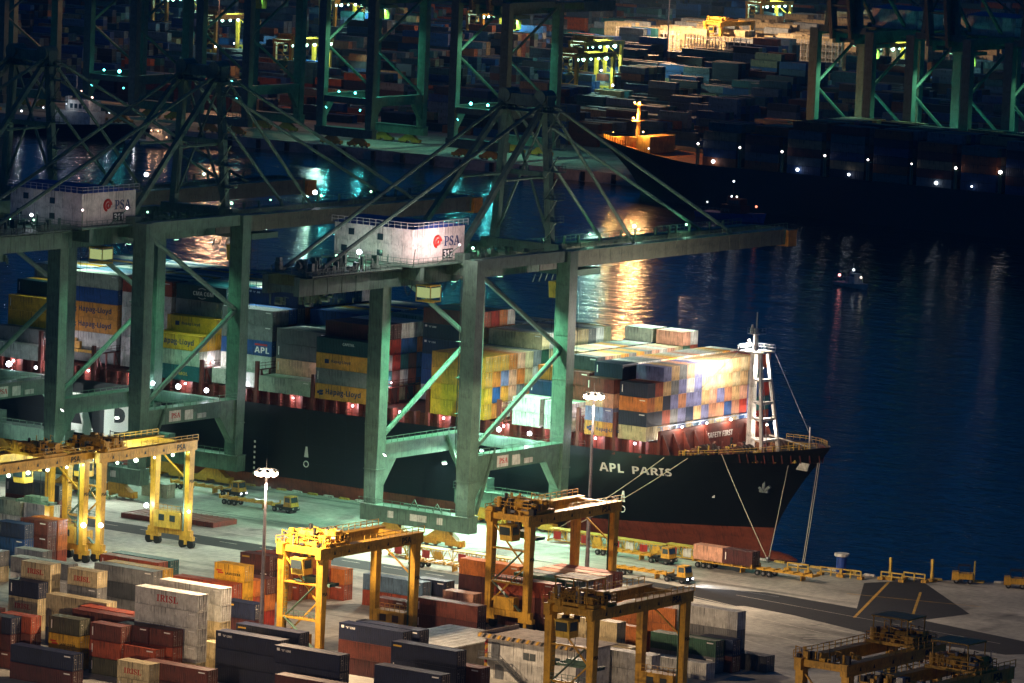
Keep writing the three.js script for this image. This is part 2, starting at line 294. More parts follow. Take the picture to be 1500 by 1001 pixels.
function setDown(kind, color, x, y, z, label, group, deco, shut) { // x, y, z: left end, base, near face
  const key = [kind, color, deco, shut].join();
  const K = KIND[kind], pos = [x + K.L / 2, y, z - W2];
  if (protos[key]) return copyOf(protos[key], label, pos, 0, group);
  const o = thing('shipping_container', label, 'container', pos, 0, group), m = paint(HEX[color], 0.55);
  part(o, 'body', shut ? K.shut : K.open, m);
  if (!shut) for (const [g, b] of [[K.dl, K.bl], [K.dr, K.br]]) { const d = part(o, 'door', g, m); part(d, 'locking_bar', b, barMat); if (g === K.dr) part(d, 'code_plate', K.plate, M.textWhite); }
  if (deco) decorate(o, K, deco);
  return protos[key] = o;
}
const stuffGeo = KIND['20'].shut, stuffBoxes = [];

// ---------------------------------------------------------------- the black container ship at the berth
const PORT = -2.7, BEAM = 40.6, CL = PORT - BEAM / 2;
{
  const ship = thing('container_ship', 'black-hulled container ship with red waterline moored along the quay', 'ship', [0, 0, CL]);
  const sheer = x => 15.3 + 2.7 * Math.pow(Math.max(0, Math.min(1, (x - 20) / 26)), 1.3);
  const half = (x, y) => { // half breadth of the hull: flared bow
    const u = Math.max(0, Math.min(1, (y - WL) / 21)), xs = -34 + 44 * Math.pow(u, .8), xe = 32.6 + 12.2 * Math.pow(u, 1.6), p = 1.9 + .7 * u, t = Math.max(0, (x - xs) / (xe - xs));
    return t >= 1 ? 0 : BEAM / 2 * (1 - Math.pow(t, p));
  };
  const xs = []; for (let x = -230; x < -40; x += 19) xs.push(x); for (let x = -40; x <= 46; x += 1.6) xs.push(x);
  const strip = (y0, y1, n, topSheer) => mb(m => {
    for (const s of [1, -1]) for (let j = 0; j < n; j++) for (let i = 0; i + 1 < xs.length; i++) {
      const P = (x, f) => { const hi = topSheer ? sheer(x) : y1, y = y0 + (hi - y0) * f; let X = x; const u = Math.max(0, (y - WL) / 21), xe = 32.6 + 12.2 * Math.pow(Math.min(1, u), 1.6); X = Math.min(X, xe); return [X, y, s * half(X, y)]; };
      const a = P(xs[i], j / n), b = P(xs[i + 1], j / n), c = P(xs[i + 1], (j + 1) / n), d = P(xs[i], (j + 1) / n);
      s > 0 ? m.quad(a, b, c, d) : m.quad(d, c, b, a);
    }
  });
  part(ship, 'hull', strip(1.9, 0, 14, true), M.hullBlack);
  part(ship, 'boot_topping', strip(-6, 1.9, 4, false), M.boot);
  part(ship, 'bulbous_bow', mb(m => { const g = new THREE.SphereGeometry(1, 14, 10); m.geo(g, new THREE.Matrix4().makeScale(7, 2.6, 2.4).setPosition(33, -4.9, 0)); }), M.boot);
  const deckShape = new THREE.Shape(); deckShape.moveTo(-230, -BEAM / 2 + .2); xs.forEach(x => deckShape.lineTo(Math.min(x, 43.5), -Math.max(0, half(Math.min(x, 43.5), 15) - .2))); [...xs].reverse().forEach(x => deckShape.lineTo(Math.min(x, 43.5), Math.max(0, half(Math.min(x, 43.5), 15) - .2)));
  const dg = new THREE.ShapeGeometry(deckShape); dg.rotateX(-Math.PI / 2); dg.translate(0, 14.7, 0); part(ship, 'deck', dg, M.deckRed);
  part(ship, 'gunwale_rail', mb(m => { for (const s of [1, -1]) m.rail([[-230, 15.2, s * (BEAM / 2 - .35)], [5, 15.2, s * (BEAM / 2 - .35)]], 1.1, 3, .08); }), M.deckRed);
  part(ship, 'hatch_coaming', mb(m => { m.box(-230, 11, 14.6, 17.2, -BEAM / 2 + 2.4, BEAM / 2 - 2.4); m.box(11, 19, 14.6, 17.2, -17, 17); }), M.deckRed);
  for (let i = 0; i < 60; i++) { const x = -140 + i * 2.65; if (x < 18) part(ship, 'pedestal', mb(m => m.box(x, x + .5, 14.5, 17.55, BEAM / 2 - 2.3, BEAM / 2 - 1.0)), M.deckRed); }
  // breakwater ahead of the boxes
  part(ship, 'breakwater', mb(m => { m.hull8([[19.4, 14.6, 18.2], [20.2, 14.6, 18.2], [20.2, 14.6, -18.2], [19.4, 14.6, -18.2], [19.2, 19.4, 17.6], [19.7, 19.4, 17.6], [19.7, 19.4, -17.6], [19.2, 19.4, -17.6]]); for (let z = -17; z < 18; z += 3.4) if (z < -8 || z > 3.2) m.hull8([[20.2, 14.6, z + .1], [22, 14.6, z + .1], [22, 14.6, z - .1], [20.2, 14.6, z - .1], [19.72, 18.8, z + .1], [19.9, 18.8, z + .1], [19.9, 18.8, z - .1], [19.72, 18.8, z - .1]]); }), M.deckRed);
  lettering(ship, 'SAFETY FIRST', 1.0, [20.03, 16.9, 2.6], M.textWhite, { ry: Math.PI / 2, wide: .95 });
  part(ship, 'lashing_frame', mb(m => { for (let z = -15; z < 16; z += 2.5) { m.beam([19, 17.6, z], [19, 20.1, z + 1.25], .12); m.beam([19, 20.1, z + 1.25], [19, 17.6, z + 2.5], .12); } m.beam([19, 20.1, -15], [19, 20.1, 17.5], .14); }), paint('#8fa6c4', .5));
  // lashing bridges between the bays
  for (const [x, h] of [[11.35, 20.6], [3.3, 20.6], [-14.4, 20.2], [-30.5, 20.4], [-43.9, 20.4], [-57.2, 20.4], [-70.6, 21.5], [-83.9, 20.4], [-97.3, 22], [-110.6, 20.4], [-124, 22]]) {
    part(ship, 'lashing_bridge', mb(m => { for (let z = -19; z <= 19.5; z += 2.5) { m.beam([x, 15, z], [x, h, z], .28); } for (const y of [17.6, h - .1]) m.box(x - .42, x + .42, y, y + .1, -19.4, 19.4); m.rail([[x - .4, h, -19.3], [x - .4, h, 19.3]], 1.1, 2.5); for (let z = -19; z < 17; z += 5) m.beam([x, 15, z], [x, h, z + 2.5], .14); m.beam([x, 14.6, 19.8], [x, h + 1.6, 19.8], .6, .7); }), M.deckRed);
  }
  // foremast tower
  const mx = 27.6;
  part(ship, 'foremast', mb(m => { m.rod([mx, 14.6, 0], [mx, 33.4, 0], .85, 10, .7); const legs = [[mx + 4.4, 2.9], [mx + 4.4, -2.9]]; for (const [x, z] of legs) m.beam([x, 14.6, z], [mx + 2.1, 33.2, z * .42], .55); for (const f of [.16, .36, .52, .74]) { const y = 14.6 + f * 18.6, P = s => [mx + 4.4 - 2.3 * f, y, s * (2.9 - 1.68 * f)]; m.beam(P(1), P(-1), .42); m.beam(P(1), [mx, y, 0], .36); m.beam(P(-1), [mx, y, 0], .36); } m.box(mx - 1.9, mx + 3.0, 33.3, 33.6, -2.3, 2.3); m.rod([mx + .2, 33.6, 0], [mx + .2, 37.6, 0], .55, 8, .4); m.box(mx - .9, mx + 1.6, 36.6, 36.75, -1.1, 1.1); m.rod([mx + .3, 37.6, 0], [mx + .3, 40.6, 0], .12, 6); m.rod([mx - .5, 36.8, .2], [mx - .5, 38.3, .2], .45, 8, .2); }), M.mast);
  part(ship, 'mast_rail', mb(m => { m.rail([[mx - 1.9, 33.6, 2.3], [mx + 3, 33.6, 2.3], [mx + 3, 33.6, -2.3], [mx - 1.9, 33.6, -2.3]], 1.1, 1.2); m.rail([[mx - .9, 36.75, 1.1], [mx + 1.6, 36.75, 1.1], [mx + 1.6, 36.75, -1.1]], 1.0, 1); }), M.steel);
  part(ship, 'mast_stay', mb(m => { m.rod([mx + 3, 33.6, 2], [mx + 7.5, 16, 6], .07); m.rod([mx + 3, 33.6, -2], [mx + 12, 17, -3], .07); m.rod([mx - 1.8, 33.6, 2.2], [21, 26, 8], .05); }), M.steel);
  for (const z of [-1.6, -.5, .6, 1.6]) flood(ship, [mx - 2.1, 34.3, z], [-30, 24, z * 10], WHITE, z === .6 || z === -1.6 ? 1400 : 800, 1.05, 60, 1.0);
  lamp(ship, [mx - 1.2, 35.3, 0], WHITE, 1000, 60); lamp(ship, [mx + 1.9, 30.6, 0], WHITE, 130, 60, 8, 'deck_lamp'); lamp(ship, [mx + 3.4, 20.4, 0], WHITE, 110, 60, 8, 'deck_lamp');
  for (const [n, mt] of [[34, M.deckRed], [22, M.yellowPale], [26, M.black], [16, paint('#8a5a3a', .6)]]) part(ship, 'deck_gear', mb(m => { m.clutter(n, 21.5, 27, 14.7, 2.6, -13, 15); m.clutter(n * .6 | 0, 27, 36, 14.7, 2.8, -8, 10); m.clutter(8, 36, 40, 14.7, 2.6, -3, 4); }), mt).userData.kind = 'stuff';
  // windlasses, mooring winches, bitts, railings on the forecastle
  const drum = paint('#3c2a24', .6);
  for (const [x, z, s] of [[30.5, 6.5, 1], [30.5, -6.5, 1], [25, 10, .9], [25, -10, .9], [36.5, 1.5, .7]]) part(ship, 'windlass', mb(m => { m.rod([x, 16, z - 1.8 * s], [x, 16, z + 1.8 * s], .8 * s, 10); for (const k of [-1.8, -.6, .6, 1.8]) m.rod([x, 16, z + k * s - .1], [x, 16, z + k * s + .1], 1.25 * s, 12); m.box(x - 1.1 * s, x + 1.1 * s, 14.7, 15.2, z - 2.2 * s, z + 2.2 * s); m.box(x + .9 * s, x + 2.2 * s, 14.7, 16.2, z - .7, z + .9); }), drum);
  for (const [x, z] of [[22.5, 14], [24.5, 14.6], [33, 9], [36, 6], [22.5, -14], [34, -8]]) part(ship, 'mooring_bitts', mb(m => { for (const k of [0, .9]) m.rod([x + k, 14.7, z], [x + k, 15.9, z], .26, 8, .3); m.box(x - .4, x + 1.3, 14.7, 14.85, z - .4, z + .4); }), M.yellow);
  part(ship, 'forecastle_rail', mb(m => { const a = [], b = []; for (let x = 24; x <= 43; x += 2.1) { a.push([x, sheer(x), half(x, 17) - .3]); b.push([x, sheer(x), -half(x, 17) + .3]); } m.rail(a, .9, 2); m.rail(b, .9, 2); m.rail([[37, 14.7, 2], [41, 14.7, 1]], 3.4, 1, .12); }), M.yellowPale);
  part(ship, 'bow_frames', mb(m => { for (let x = 33; x < 43; x += 1.1) for (const s of [1, -1]) { const b = half(x, 16.5) - .25; if (b > .3) m.beam([x, 14.7, s * (b - .7)], [x, sheer(x) - .1, s * b], .16); } }), M.deckRed);
  part(ship, 'jackstaff', mb(m => { m.rod([40.2, 14.7, 0], [40.2, 21, 0], .13); m.beam([mx + 4, 18.6, 0], [40, 17.4, 0], .2); }), M.mast);
  part(ship, 'anchor', mb(m => { m.box(-.9, .9, -.35, .35, 0, .5); m.beam([0, 0, .3], [0, 3.2, .3], .5); m.beam([-1.3, .9, .4], [0, -.2, .4], .5); m.beam([1.3, .9, .4], [0, -.2, .4], .5); }), M.steel).position.set(34.2, 9.2, half(34.2, 10) + .05);
  part(ship, 'hawse_plate', mb(m => m.hull8([[-3.4, 0, .3], [1.8, -.2, 0], [1.8, -.2, -.4], [-3.4, 0, -.1], [-2.6, 1.5, .7], [2.4, 1.2, .3], [2.4, 1.2, 0], [-2.6, 1.5, .3]])), M.white).position.set(39.6, 13.5, half(39.6, 13.6) + .15);
  // painted name, company letters and tug marks on the side
  for (const [s, x, w] of [['APL', 8.4, 4.6], ['PARIS', 14.6, 7.2]]) { const za = half(x, 11.3), zb = half(x + w, 11.3), lean = (half(x + w / 2, 13) - half(x + w / 2, 11.3)) / 1.7; const t = lettering(ship, s, 1.7, [x, 11.3, za + .16], M.textWhite, { wide: 1.15 }); t.rotation.set(Math.atan(lean), Math.atan2(za - zb, w), 0, 'YXZ'); }
  lettering(ship, 'APL', 10.2, [-119.5, 2.4, BEAM / 2 - .01], M.textWhite, { wide: 1.18 });
  for (const x of [-57.9, -20, 14]) part(ship, 'tug_mark', mb(m => { m.hull8([[x - .5, 6.3, BEAM / 2 + .03], [x + .5, 6.3, BEAM / 2 + .03], [x + .5, 6.3, BEAM / 2 - .02], [x - .5, 6.3, BEAM / 2 - .02], [x - .2, 8.3, BEAM / 2 + .03], [x + .2, 8.3, BEAM / 2 + .03], [x + .2, 8.3, BEAM / 2 - .02], [x - .2, 8.3, BEAM / 2 - .02]]); const g = new THREE.TorusGeometry(.55, .1, 4, 14); m.geo(g, new THREE.Matrix4().makeTranslation(x, 5, BEAM / 2)); }), M.textWhite);
  part(ship, 'hull_seam', mb(m => { for (let x = -150; x < -2; x += 9.2) m.box(x, x + .05, 2, 15.2, BEAM / 2 - .02, BEAM / 2 + .015); for (const y of [5.2, 8.6, 12]) m.box(-150, -2, y, y + .05, BEAM / 2 - .02, BEAM / 2 + .012); }), M.hullBlue);
  part(ship, 'draught_marks', mb(m => { for (let y = 1.7; y < 8; y += 1) m.box(-70.4, -70, y, y + .45, BEAM / 2 - .01, BEAM / 2 + .02); for (const [x, y] of [[9.5, 6.2], [10.2, 6.2], [26, 7.4]]) m.box(x, x + .55, y, y + .6, half(x, y) - .1, half(x, y) + .05); }), M.textWhite);
  // deck lights along the side passage
  for (const x of [15.6, 7, -2.4, -13.4, -27, -37, -48, -62, -75, -88, -101, -112, -122, -131]) lamp(ship, [x, 17.0, BEAM / 2 - .7], [0.92, 0.86, 1.0], 55, 60, 8, 'deck_lamp');
  for (const [x, z] of [[3.3, 17], [-14.4, 16], [-57.2, 18], [-84, 17], [-97.3, 18], [-124, 18], [-43.9, 14]]) lamp(ship, [x + .5, 21.4, z], [1.0, .8, .86], 34, 40, 8, 'deck_lamp');
  lamp(ship, [19, 17.1, 16], COOL, 120, 60, 8, 'deck_lamp');
  for (const z of [12, 4, -4, -12]) lamp(ship, [20.6, 19.9, z], WHITE, 70, 40, 8, 'deck_lamp');
  // mooring lines
  const line = (a, b, sag, label) => { const c = V(...a).lerp(V(...b), .5); c.y -= sag; const g = new THREE.TubeGeometry(new THREE.QuadraticBezierCurve3(V(...a), c, V(...b)), 16, .085, 5); const o = part(scene, numbered('mooring_rope'), g, M.rope); o.userData = { label, category: 'rope', group: 'mooring lines of the black ship' }; };
  const hz = (x, y) => CL + half(x, y) + .05;
  line([30.5, 16.2, hz(30.5, 16)], [47.8, .6, 1.4], .6, 'pale mooring rope dropping steeply from forecastle beside the anchor to quay');
  line([38.5, 14.2, hz(38.5, 14)], [48.2, .6, 1.4], .4, 'pale mooring rope from the white hawse plate to the nearest bollard');
  line([42.2, 14.6, hz(42.2, 14.6)], [55.2, .6, 1.4], .7, 'outer of two parallel pale ropes hanging from the bow tip');
  line([42.6, 15.0, hz(42.6, 15)], [55.6, .6, 1.5], 1.1, 'inner of two parallel pale ropes hanging from the bow tip');
  line([21, 14.9, hz(21, 14.8)], [3, .6, 1.4], .8, 'spring line running aft below the ship name to the quay');
  line([25, 15.1, hz(25, 15)], [5, .6, 1.4], .9, 'second spring line running aft from the breakwater to quay');
}
// ---------------------------------------------------------------- boxes on the ship
{
  const BASE = 17.6;
  // bay: [left end, kind, name, heights of the sixteen rows from the quay side]
  const bays = [
    [12.1, '20', 'first bay behind breakwater', [4, 4, 5, 5, 5, 5, 5, 5, 5, 5, 5, 5, 5, 5, 5, 5]],
    [4.75, '20', 'second bay behind breakwater', [4, 5, 5, 5, 5, 5, 5, 5, 5, 5, 5, 5, 5, 5, 5, 5]],
    [-4.2, '20', 'third bay behind breakwater', [2, 2, 4, 5, 5, 5, 5, 5, 5, 5, 5, 5, 5, 5, 6, 6]],
    [-11.3, '20', 'fourth bay behind breakwater', [2, 2, 3, 4, 4, 5, 5, 5, 5, 5, 5, 5, 5, 5, 6, 6]],
    [-29.9, '40h', 'fifth bay behind breakwater', [4, 4, 4, 4, 4, 4, 4, 5, 5, 5, 5, 5, 5, 5, 5, 5]],
    [-43.3, '40h', 'half-empty sixth bay', [0, 0, 0, 0, 0, 0, 6, 6, 6, 6, 6, 5, 5, 5, 5, 5]],
    [-56.65, '40h', 'seventh bay behind breakwater', [4, 5, 5, 5, 5, 5, 5, 4, 4, 5, 5, 5, 5, 5, 5, 5]],
    [-70, '40h', 'eighth bay behind breakwater', [1, 1, 4, 4, 4, 4, 5, 5, 5, 5, 5, 5, 5, 5, 5, 5]],
    [-83.35, '40h', 'ninth bay behind breakwater', [0, 1, 5, 5, 5, 6, 6, 6, 6, 6, 6, 6, 6, 6, 6, 6]],
    [-96.7, '40h', 'tenth bay behind breakwater', [3, 3, 4, 6, 6, 6, 6, 6, 6, 6, 6, 6, 6, 6, 6, 6]],
    [-110.05, '40h', 'eleventh bay behind breakwater', [0, 0, 0, 6, 6, 6, 6, 6, 6, 6, 6, 6, 6, 6, 6, 6]],
    [-123.4, '40h', 'twelfth bay behind breakwater', [0, 0, 0, 6, 6, 6, 6, 6, 6, 6, 6, 6, 6, 6, 6, 6]],
    [-136.75, '40h', 'thirteenth bay behind breakwater', [1, 2, 4, 5, 5, 6, 6, 6, 6, 6, 6, 6, 6, 6, 6, 6]],
  ];
  // colours read off the faces that show: bay.row -> tiers from the bottom
  const face = {
    '0.0': ['cream', 'navy', 'orange', 'navy'], '0.1': ['cream', 'navy', 'amber', 'rust'],
    '0.2': ['peach', 'rust', 'navy', 'amber', 'lavender'], '0.3': ['grey', 'grey', 'lavender', 'grey', 'amber'], '0.4': ['lavender', 'lavender', 'orange', 'lavender', 'grey'], '0.5': ['cream', 'dark blue', 'lavender', 'white', 'peach'],
    '0.6': ['grey blue', 'amber', 'lavender', 'lavender', 'lavender'], '0.7': ['lavender', 'lavender', 'amber', 'cream', 'white'], '0.8': ['cream', 'orange', 'peach', 'peach', 'cream'], '0.9': ['cream', 'orange', 'lavender', 'cream', 'amber'], '0.10': ['peach', 'blue', 'orange', 'amber', 'cream'], '0.11': ['cream', 'orange', 'amber', 'cream', 'amber'], '0.12': ['blue', 'red', 'peach', 'amber', 'cream'], '0.13': ['lavender', 'lavender', 'lavender', 'grey', 'amber'], '0.14': ['red', 'teal', 'blue', 'teal', 'red'], '0.15': ['rust', 'teal', 'red', 'blue', 'rust'],
    '1.0': ['amber:HL', 'lavender', 'peach', 'brown'], '1.1': ['brown', 'rust', 'navy', 'navy', 'navy'], '1.2': ['grey', 'grey', 'grey', 'navy', 'navy'],
    '2.0': ['white', 'white'], '2.1': ['white', 'pale green'], '2.2': ['orange', 'rust', 'brown', 'brown'], '2.3': ['grey', 'grey', 'teal', 'amber', 'dark grey'],
    '3.0': ['white', 'white'], '3.1': ['white', 'white'], '3.2': ['amber', 'teal', 'dark blue'], '3.3': ['amber', 'rust', 'peach', 'orange'],
    '4.0': ['yellow', 'yellow', 'amber', 'amber'], '4.1': ['orange', 'blue', 'orange', 'amber'], '4.2': ['peach', 'amber', 'lavender', 'amber'], '4.3': ['white', 'peach', 'peach', 'orange'], '4.4': ['white', 'grey', 'orange', 'peach'],
    '5.6': ['white', 'blue', 'blue', 'dark blue:K', 'navy:K', 'brown'], '5.7': ['white', 'amber', 'amber', 'amber', 'orange', 'rust'], '5.8': ['grey', 'grey', 'orange', 'orange', 'orange', 'red'], '5.9': ['grey', 'grey', 'teal', 'rust', 'orange', 'orange'],
    '6.0': ['amber:HL', 'grey', 'amber:HLs', 'dark teal:CAP'], '6.1': ['peach', 'white', 'teal', 'teal', 'maroon'], '6.2': ['white', 'teal', 'white', 'red', 'maroon'], '6.3': ['maroon', 'brown', 'red', 'red', 'maroon'],
    '7.0': ['pale green'], '7.1': ['white'], '7.2': ['rust', 'peach', 'dark grey', 'dark grey'], '7.3': ['red', 'grey', 'dark grey', 'dark grey'],
    '8.1': ['white'], '8.2': ['white', 'white', 'blue:APL', 'grey', 'grey'], '8.3': ['peach', 'grey', 'grey', 'dark grey', 'grey'], '8.5': ['grey', 'grey', 'grey', 'grey', 'dark grey', 'dark blue:K'],
    '9.0': ['teal:MOL', 'pale green', 'yellow:HL'], '9.1': ['grey', 'white', 'yellow'], '9.2': ['white', 'white', 'yellow:HL', 'yellow:HLs'], '9.3': ['dark blue', 'white', 'yellow', 'yellow', 'grey', 'dark teal:CMA'], '9.4': ['grey', 'grey', 'grey', 'olive', 'grey', 'teal'],
    '10.3': ['white', 'white', 'white', 'white', 'white', 'rust'], '10.4': ['white', 'white', 'white', 'white', 'rust', 'dark teal'],
    '11.3': ['grey', 'white', 'amber:HL', 'amber:HL', 'blue', 'pale green'], '11.4': ['grey', 'white', 'grey', 'grey', 'dark blue', 'white'],
    '12.2': ['white', 'white', 'yellow', 'yellow'], '12.3': ['white', 'white', 'yellow', 'yellow', 'dark teal'], '12.0': ['white'], '12.1': ['white', 'grey'],
  };
  const any = ['rust', 'brown', 'amber', 'grey', 'white', 'teal', 'blue', 'navy', 'orange', 'cream', 'lavender', 'green'], light = ['white', 'cream', 'peach', 'white', 'pale green', 'amber', 'grey', 'cream', 'white'], cool = ['white', 'pale green', 'grey blue', 'white', 'teal', 'blue', 'yellow'];
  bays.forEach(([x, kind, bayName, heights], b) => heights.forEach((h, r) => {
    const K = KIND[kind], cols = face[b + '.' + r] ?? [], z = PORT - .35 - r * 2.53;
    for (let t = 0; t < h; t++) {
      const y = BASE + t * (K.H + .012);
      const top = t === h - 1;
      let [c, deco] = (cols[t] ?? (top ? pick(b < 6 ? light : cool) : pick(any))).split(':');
      if (b === 0 && r > 1) c = { amber: 'sand', orange: 'salmon' }[c] ?? c;  // front boxes take paler copies, the floodlight wash put into their colour
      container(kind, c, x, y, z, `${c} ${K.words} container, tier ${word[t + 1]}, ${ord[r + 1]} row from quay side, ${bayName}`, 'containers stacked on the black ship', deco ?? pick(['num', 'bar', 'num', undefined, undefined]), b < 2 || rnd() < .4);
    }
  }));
}

// ---------------------------------------------------------------- ship-to-shore gantry cranes
const QCW = 10.1, Z0 = 3.5, Z1 = 32; // half leg spacing, water and land rails
function quayCrane(label, pos, { turn = 0, boomUp = false, lights = 1, number = '312', group = 'ship-to-shore cranes on the near berth', detail = true, paintM = M.craneGreen } = {}) {
  const o = thing('quay_crane', label, 'crane', pos, turn, group), g = paintM;
  for (const sx of [-1, 1]) for (const z of [Z0, Z1]) {
    part(o, 'leg', mb(m => { m.hull8([[sx * QCW - 1.2, 3, z + 1.15], [sx * QCW + 1.2, 3, z + 1.15], [sx * QCW + 1.2, 3, z - 1.15], [sx * QCW - 1.2, 3, z - 1.15], [sx * QCW - 1.5, 20, z + 1.2], [sx * QCW + 1.5, 20, z + 1.2], [sx * QCW + 1.5, 20, z - 1.2], [sx * QCW - 1.5, 20, z - 1.2]]); m.box(sx * QCW - 1.5, sx * QCW + 1.5, 20, 51.2, z - 1.2, z + 1.2); if (detail) for (const y of [12, 20.05, 28, 36, 44]) m.box(sx * QCW - 1.56, sx * QCW + 1.56, y, y + .18, z - 1.26, z + 1.26); }), g);
  }
  for (const z of [Z0, Z1]) {
    part(o, 'sill_beam', mb(m => { m.box(-QCW - 1.9, QCW + 1.9, 3.0, 5.9, z - 1.25, z + 1.25); m.box(-QCW - 1.9, QCW + 1.9, 5.9, 6.0, z - 1.6, z + 1.9); }), g);
    if (detail) part(o, 'sill_rail', mb(m => { m.rail([[-QCW - 1.8, 6, z + 1.8], [QCW + 1.8, 6, z + 1.8]], 1.1, 1.8); }), g);
    for (const sx of [-1, 1]) {
      const bx = sx * 5.6;
      part(o, 'bogie', mb(m => { m.hull8([[bx - 4.2, .9, z + .7], [bx + 4.2, .9, z + .7], [bx + 4.2, .9, z - .7], [bx - 4.2, .9, z - .7], [bx - 1.4, 2.95, z + .7], [bx + 1.4, 2.95, z + .7], [bx + 1.4, 2.95, z - .7], [bx - 1.4, 2.95, z - .7]]); for (const k of [-2.6, 2.6]) { m.box(bx + k - 1.6, bx + k + 1.6, .45, 1.5, z - .85, z + .85); } if (detail) { m.box(bx - 4.6, bx - 4.2, .4, 1.2, z - .4, z + .4); m.box(bx + 4.2, bx + 4.6, .4, 1.2, z - .4, z + .4); } }), M.yellow);
      for (const k of [-3.6, -1.6, 1.6, 3.6]) part(o, 'wheel', mb(m => m.rod([bx + k, .42, z - .25], [bx + k, .42, z + .25], .4, 10)), M.steel);
    }
  }
  for (const sx of [-1, 1]) { // portal beams with haunches, K bracing, top ties along z
    const x = sx * QCW;
    part(o, 'portal_beam', mb(m => { m.box(x - .9, x + .9, 13.6, 16.6, Z0 + 1.2, Z1 - 1.2); for (const [za, zb] of [[Z0 + 1.2, Z0 + 5.4], [Z1 - 1.2, Z1 - 5.4]]) { const zl = Math.min(za, zb), zh = Math.max(za, zb), low = z => z === za ? 8.2 : 13.6; m.hull8([[x - .8, low(zh), zh], [x + .8, low(zh), zh], [x + .8, low(zl), zl], [x - .8, low(zl), zl], [x - .8, 13.62, zh], [x + .8, 13.62, zh], [x + .8, 13.62, zl], [x - .8, 13.62, zl]]); } m.box(x - 1.1, x + 1.5, 16.6, 16.7, Z0 + 1.2, Z1 - 1.2); }), g);
    if (detail) part(o, 'portal_rail', mb(m => { m.rail([[x + 1.4, 16.7, Z0 + 1.3], [x + 1.4, 16.7, Z1 - 1.3]], 1.1, 1.7); }), g);
    part(o, 'brace', mb(m => m.rod([x, 17.2, Z1 - 1.0], [x, 33.4, Z0 + .8], .48, 8)), g);
    part(o, 'brace', mb(m => m.rod([x, 33.4, Z0 + .8], [x, 49, Z1 - 1.0], .48, 8)), g);
    part(o, 'top_beam', mb(m => m.box(x - .8, x + .8, 49.3, 51.3, Z0 + 1.2, Z1 - 1.2)), g);
  }
  for (const z of [Z0, Z1]) part(o, 'cross_beam', mb(m => { m.box(-QCW + 1.5, QCW - 1.5, 50.2, 52.2, z - .9, z + .9); }), g);
  part(o, 'cross_beam', mb(m => m.box(-QCW + 1.3, QCW - 1.3, 14.2, 16.2, Z0 - .8, Z0 + .8)), g);
  for (const sx of [-1, 1]) part(o, 'main_girder', mb(m => { const x = sx * 3.4; m.box(x - .6, x + .6, 46.9, 50.2, Z0, 74); if (detail) for (let z = 6; z < 74; z += 4) m.box(x - .66, x + .66, 46.85, 50.22, z, z + .14); }), M.craneDark);
  if (detail) part(o, 'girder_machinery', mb(m => { m.box(-6, 6, 50.3, 50.5, 47.6, 73); m.clutter(60, -5.6, 5.6, 50.5, 2.6, 48.5, 72); m.rail([[-6, 50.5, 73], [6, 50.5, 73], [6, 50.5, 48]], 1.1, 1.5); m.clutter(40, -4.5, 4.5, 50.3, 1.8, 6, 28); m.clutter(26, -4, 4, 44.8, 2, 58, 73); }), M.craneDark).userData.kind = 'stuff';
  part(o, 'girder_ties', mb(m => { for (let z = 6; z <= 74; z += 7.5) m.box(-2.8, 2.8, 47.4, 48.6, z - .3, z + .3); m.box(4.0, 5.6, 50.0, 50.1, Z0, 74); m.rail([[5.5, 50.1, Z0], [5.5, 50.1, 74]], 1.1, 1.7); }), M.craneDark);
  // boom
  const boom = new THREE.Group(); boom.name = 'boom'; boom.position.set(0, 48.5, Z0 - .3); if (boomUp) boom.rotation.x = 80 * D; o.add(boom);
  for (const sx of [-1, 1]) part(boom, 'boom_girder', mb(m => { const x = sx * 3.4; m.box(x - .55, x + .55, -1.5, 1.7, -81, 0); if (detail) for (let z = -80; z < 0; z += 3.6) m.box(x - .6, x + .6, -1.55, 1.72, z, z + .14); }), paint('#64685a', .5));
  part(boom, 'boom_ties', mb(m => { for (let z = -78; z < -2; z += 7.5) m.box(-2.8, 2.8, -1, 0, z - .3, z + .3); m.box(-4, 4, -1.5, 1.7, -81.6, -81.05); m.box(3.95, 5.4, 1.6, 1.7, -80, 0); m.box(-5.4, -3.95, 1.6, 1.7, -80, 0); }), M.craneDark);
  part(boom, 'boom_rail', mb(m => { m.rail([[5.3, 1.7, -80], [5.3, 1.7, 0]], 1.1, 1.5); m.rail([[-5.3, 1.7, -80], [-5.3, 1.7, 0]], 1.1, 1.5); for (let z = -70; z < -8; z += 2.3) if (Math.sin(z * 1.7) > .2) m.box(-3, -2.6, 1.7, 3.1, z, z + .3); }), M.craneDark);
  part(boom, 'end_box', mb(m => m.box(-1, 4.6, -1.9, 1.2, -84.6, -81.65)), paint('#c98a3a', .5));
  // A-frame, stays
  part(o, 'a_frame', mb(m => { for (const sx of [-1, 1]) { m.beam([sx * 6.2, 51.5, Z0], [sx * 4.2, 78, Z0 + .3], 1.25); m.beam([sx * 4.2, 77.4, Z0 + .4], [sx * 5.6, 51.5, Z1 - 1], .9); m.rod([sx * 4.2, 64, Z0 + .2], [sx * 4.7, 64, Z0 + 12.6], .3); } m.box(-5.4, 5.4, 76.6, 78.6, Z0 - .9, Z0 + 1.5); m.box(-4.6, 4.6, 64, 64.9, Z0 - .3, Z0 + .6); for (const sx of [-1, 1]) m.rod([sx * 3.9, 78.2, Z0 - 1.6], [sx * 3.9, 78.2, Z0 + 2], 1.3, 12); m.beam([-5.4, 54, Z0], [4.4, 76.5, Z0], .4); m.beam([5.4, 54, Z0], [-4.4, 76.5, Z0], .4); m.box(-7, 7, 75.6, 75.75, Z0 - 2.2, Z0 + 3); }), M.craneDark);
